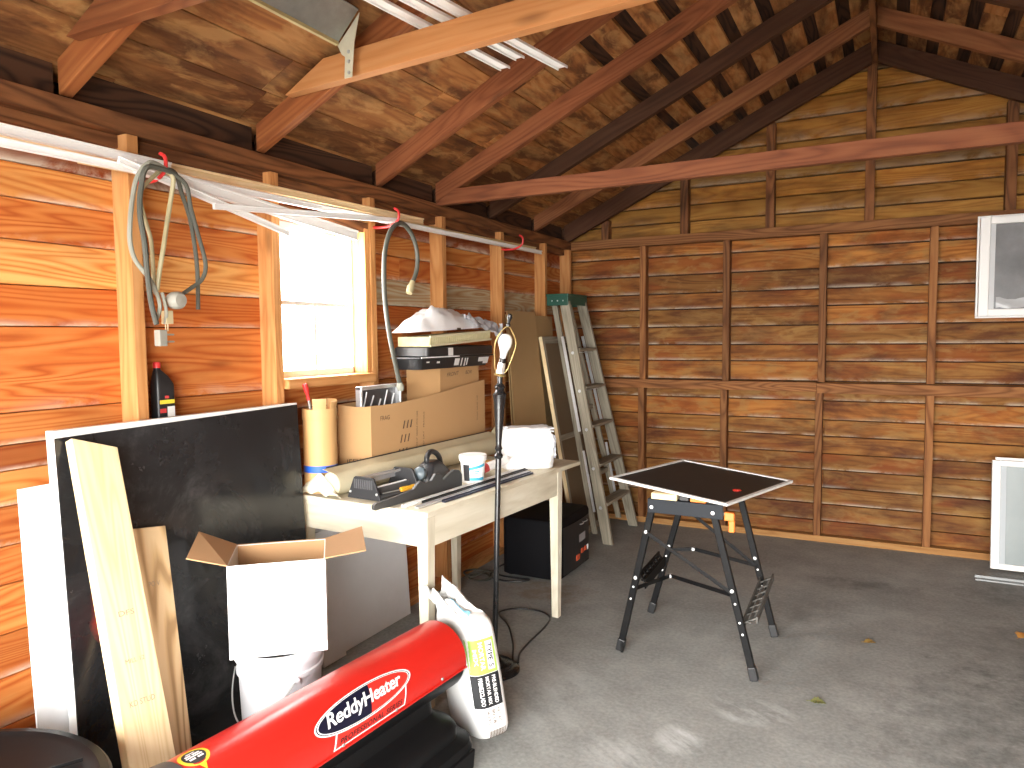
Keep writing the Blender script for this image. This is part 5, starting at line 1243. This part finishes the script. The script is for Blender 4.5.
mb = MB(); mb.box((.095, -.29, .7585), (.165, -.15, .768)); mb.build('jaw_board', WB, t_, bevel=.002)
mb = MB(); mb.box((-.10, .22, .7585), (.15, .33, .773)); mb.build('jaw_board', WB, t_, bevel=.002)
mb = MB(); mb.box((-.155, -.292, .7588), (-.038, -.20, .786)); tag(mb.build('wood_block', W_PALE, bevel=.002, M=Matrix.Translation((-.79, 3.49, 0))), 'small pale wood block wedged under the black framed screen on the workbench', 'block')
# framed dark screen resting on it
Ms = Matrix.Translation((-.791, 3.535, .797)) @ Matrix.Rotation(-.291, 4, 'Z') @ Matrix.Rotation(.060, 4, 'Y')
t_ = thing('framed_screen', 'black screen panel in a thin white frame lying flat on the workbench', 'screen', (-.791, 3.535, .797))
t_.matrix_world = Ms
mb = MB(); a, b, w = .308, .336, .018
for lo, hi, ax in (((-a, -b, -.006), (a, -b + w, .006), 'x'), ((-a, b - w, -.006), (a, b, .006), 'x'), ((-a, -b + w, -.006), (-a + w, b - w, .006), 'y'), ((a - w, -b + w, -.006), (a, b - w, .006), 'y')): mb.box(lo, hi, ax)
mb.build('white_frame', mat_plain('worn_white', (.74, .74, .72), .45, var=.08, dirt=.15), t_, bevel=.0015)
mb = MB(); mb.box((-a + w, -b + w, -.002), (a - w, b - w, .002)); mb.build('screen_mesh', mat_plain('charcoal_mesh', (.018, .018, .018), .5, var=.3, scale=8, spec=.3), t_)
mb = lump(.022, .014, .006, 2.2, .3); o = mb.build('red_clip', mat_plain('red_plastic', (.45, .03, .02), .4), smooth=True, M=Ms @ Matrix.Translation((.225, -.085, .003)) @ Matrix.Rotation(.8, 4, 'Z')); tag(o, 'tiny red scrap lying on the black screen', 'scrap')

# ------------------------------------------------------------------ leaves on the floor
LEAFM = mat_plain('dry_leaf', (.30, .19, .05), .75, var=.2, scale=30); LEAFG = mat_plain('olive_leaf', (.17, .18, .06), .75, var=.2, scale=30); LEAFO = mat_plain('orange_leaf', (.55, .25, .05), .75, var=.2, scale=30)
def leaf(x, y, s, rz, mat, label):
    mb = MB()
    def f(u, v):
        w = math.sin(PI * u ** .8) * (.42 + .10 * math.sin(9 * PI * u)); c_ = (v - .5) * 2
        return (s * (u - .5), s * w * c_, .003 + s * .16 * abs(c_) ** 1.5 * w + s * .08 * math.sin(PI * u))
    mb.grid(f, 18, 6, thick=.001); mb.tube([(s * -.75, 0, .003), (s * -.45, 0, .004)], .0012, 5)
    return tag(mb.build('leaf', mat, M=Tz((x, y, 0), rz), auto=50), label, 'leaf', 'leaves on the floor')
leaf(-.048, 3.855, .055, .3, LEAFM, 'dry brown leaf on the open floor to the right of the workbench')
leaf(-.223, 3.121, .060, .1, LEAFG, 'olive leaf on the floor below and right of the workbench foot')
leaf(.625, 4.263, .075, .9, LEAFO, 'bright orange leaf at the right edge in front of the window sash')

# ------------------------------------------------------------------ camera
cam = bpy.data.cameras.new('camera'); co_ = bpy.data.objects.new('camera', cam); COL.objects.link(co_)
F_PX, YAW, PITCH, ROLL = 728.0, R(27.33), R(3.70), R(-.544)
fw_ = Vector((-math.sin(YAW) * math.cos(PITCH), math.cos(YAW) * math.cos(PITCH), -math.sin(PITCH)))
rt_ = Vector((math.cos(YAW), math.sin(YAW), 0)); up_ = rt_.cross(fw_)
r2 = rt_ * math.cos(ROLL) + up_ * math.sin(ROLL); u2_ = up_ * math.cos(ROLL) - rt_ * math.sin(ROLL)
co_.matrix_world = Matrix(((r2.x, u2_.x, -fw_.x, 0), (r2.y, u2_.y, -fw_.y, 0), (r2.z, u2_.z, -fw_.z, 1.5), (0, 0, 0, 1)))
cam.sensor_fit = 'HORIZONTAL'; cam.sensor_width = 36; cam.lens = 36 * F_PX / 1024; cam.clip_start = .02; cam.clip_end = 100
SC.camera = co_

# ------------------------------------------------------------------ daylight: bright overcast sky through the open door and the window
w = bpy.data.worlds.new('sky'); SC.world = w; w.use_nodes = True
bg = w.node_tree.nodes['Background']; bg.inputs[0].default_value = (1.0, .985, .95, 1); bg.inputs[1].default_value = 6.0
def portal(nm, M, sx, sy):
    l = bpy.data.lights.new(nm, 'AREA'); l.shape = 'RECTANGLE'; l.size = sx; l.size_y = sy; l.cycles.is_portal = True
    o = bpy.data.objects.new(nm, l); COL.objects.link(o); o.matrix_world = M
portal('door_portal', Matrix.Translation(((DX0 + DX1) / 2, Y0 - .05, DZ1 / 2)) @ Matrix.Rotation(PI / 2, 4, 'X'), DX1 - DX0, DZ1)
portal('window_portal', Matrix.Translation((-2.47, (WY0 + WY1) / 2, (WZ0 + WZ1) / 2)) @ Matrix.Rotation(-PI / 2, 4, 'Y'), WZ1 - WZ0, WY1 - WY0)
vs_ = SC.view_settings; vs_.view_transform = 'Standard'; vs_.look = 'None'; vs_.gamma = 1; vs_.use_curve_mapping = False; vs_.exposure = 2.55
SC.cycles.use_denoising = True; SC.cycles.max_bounces = 10; SC.cycles.diffuse_bounces = 6; SC.cycles.sample_clamp_indirect = 8
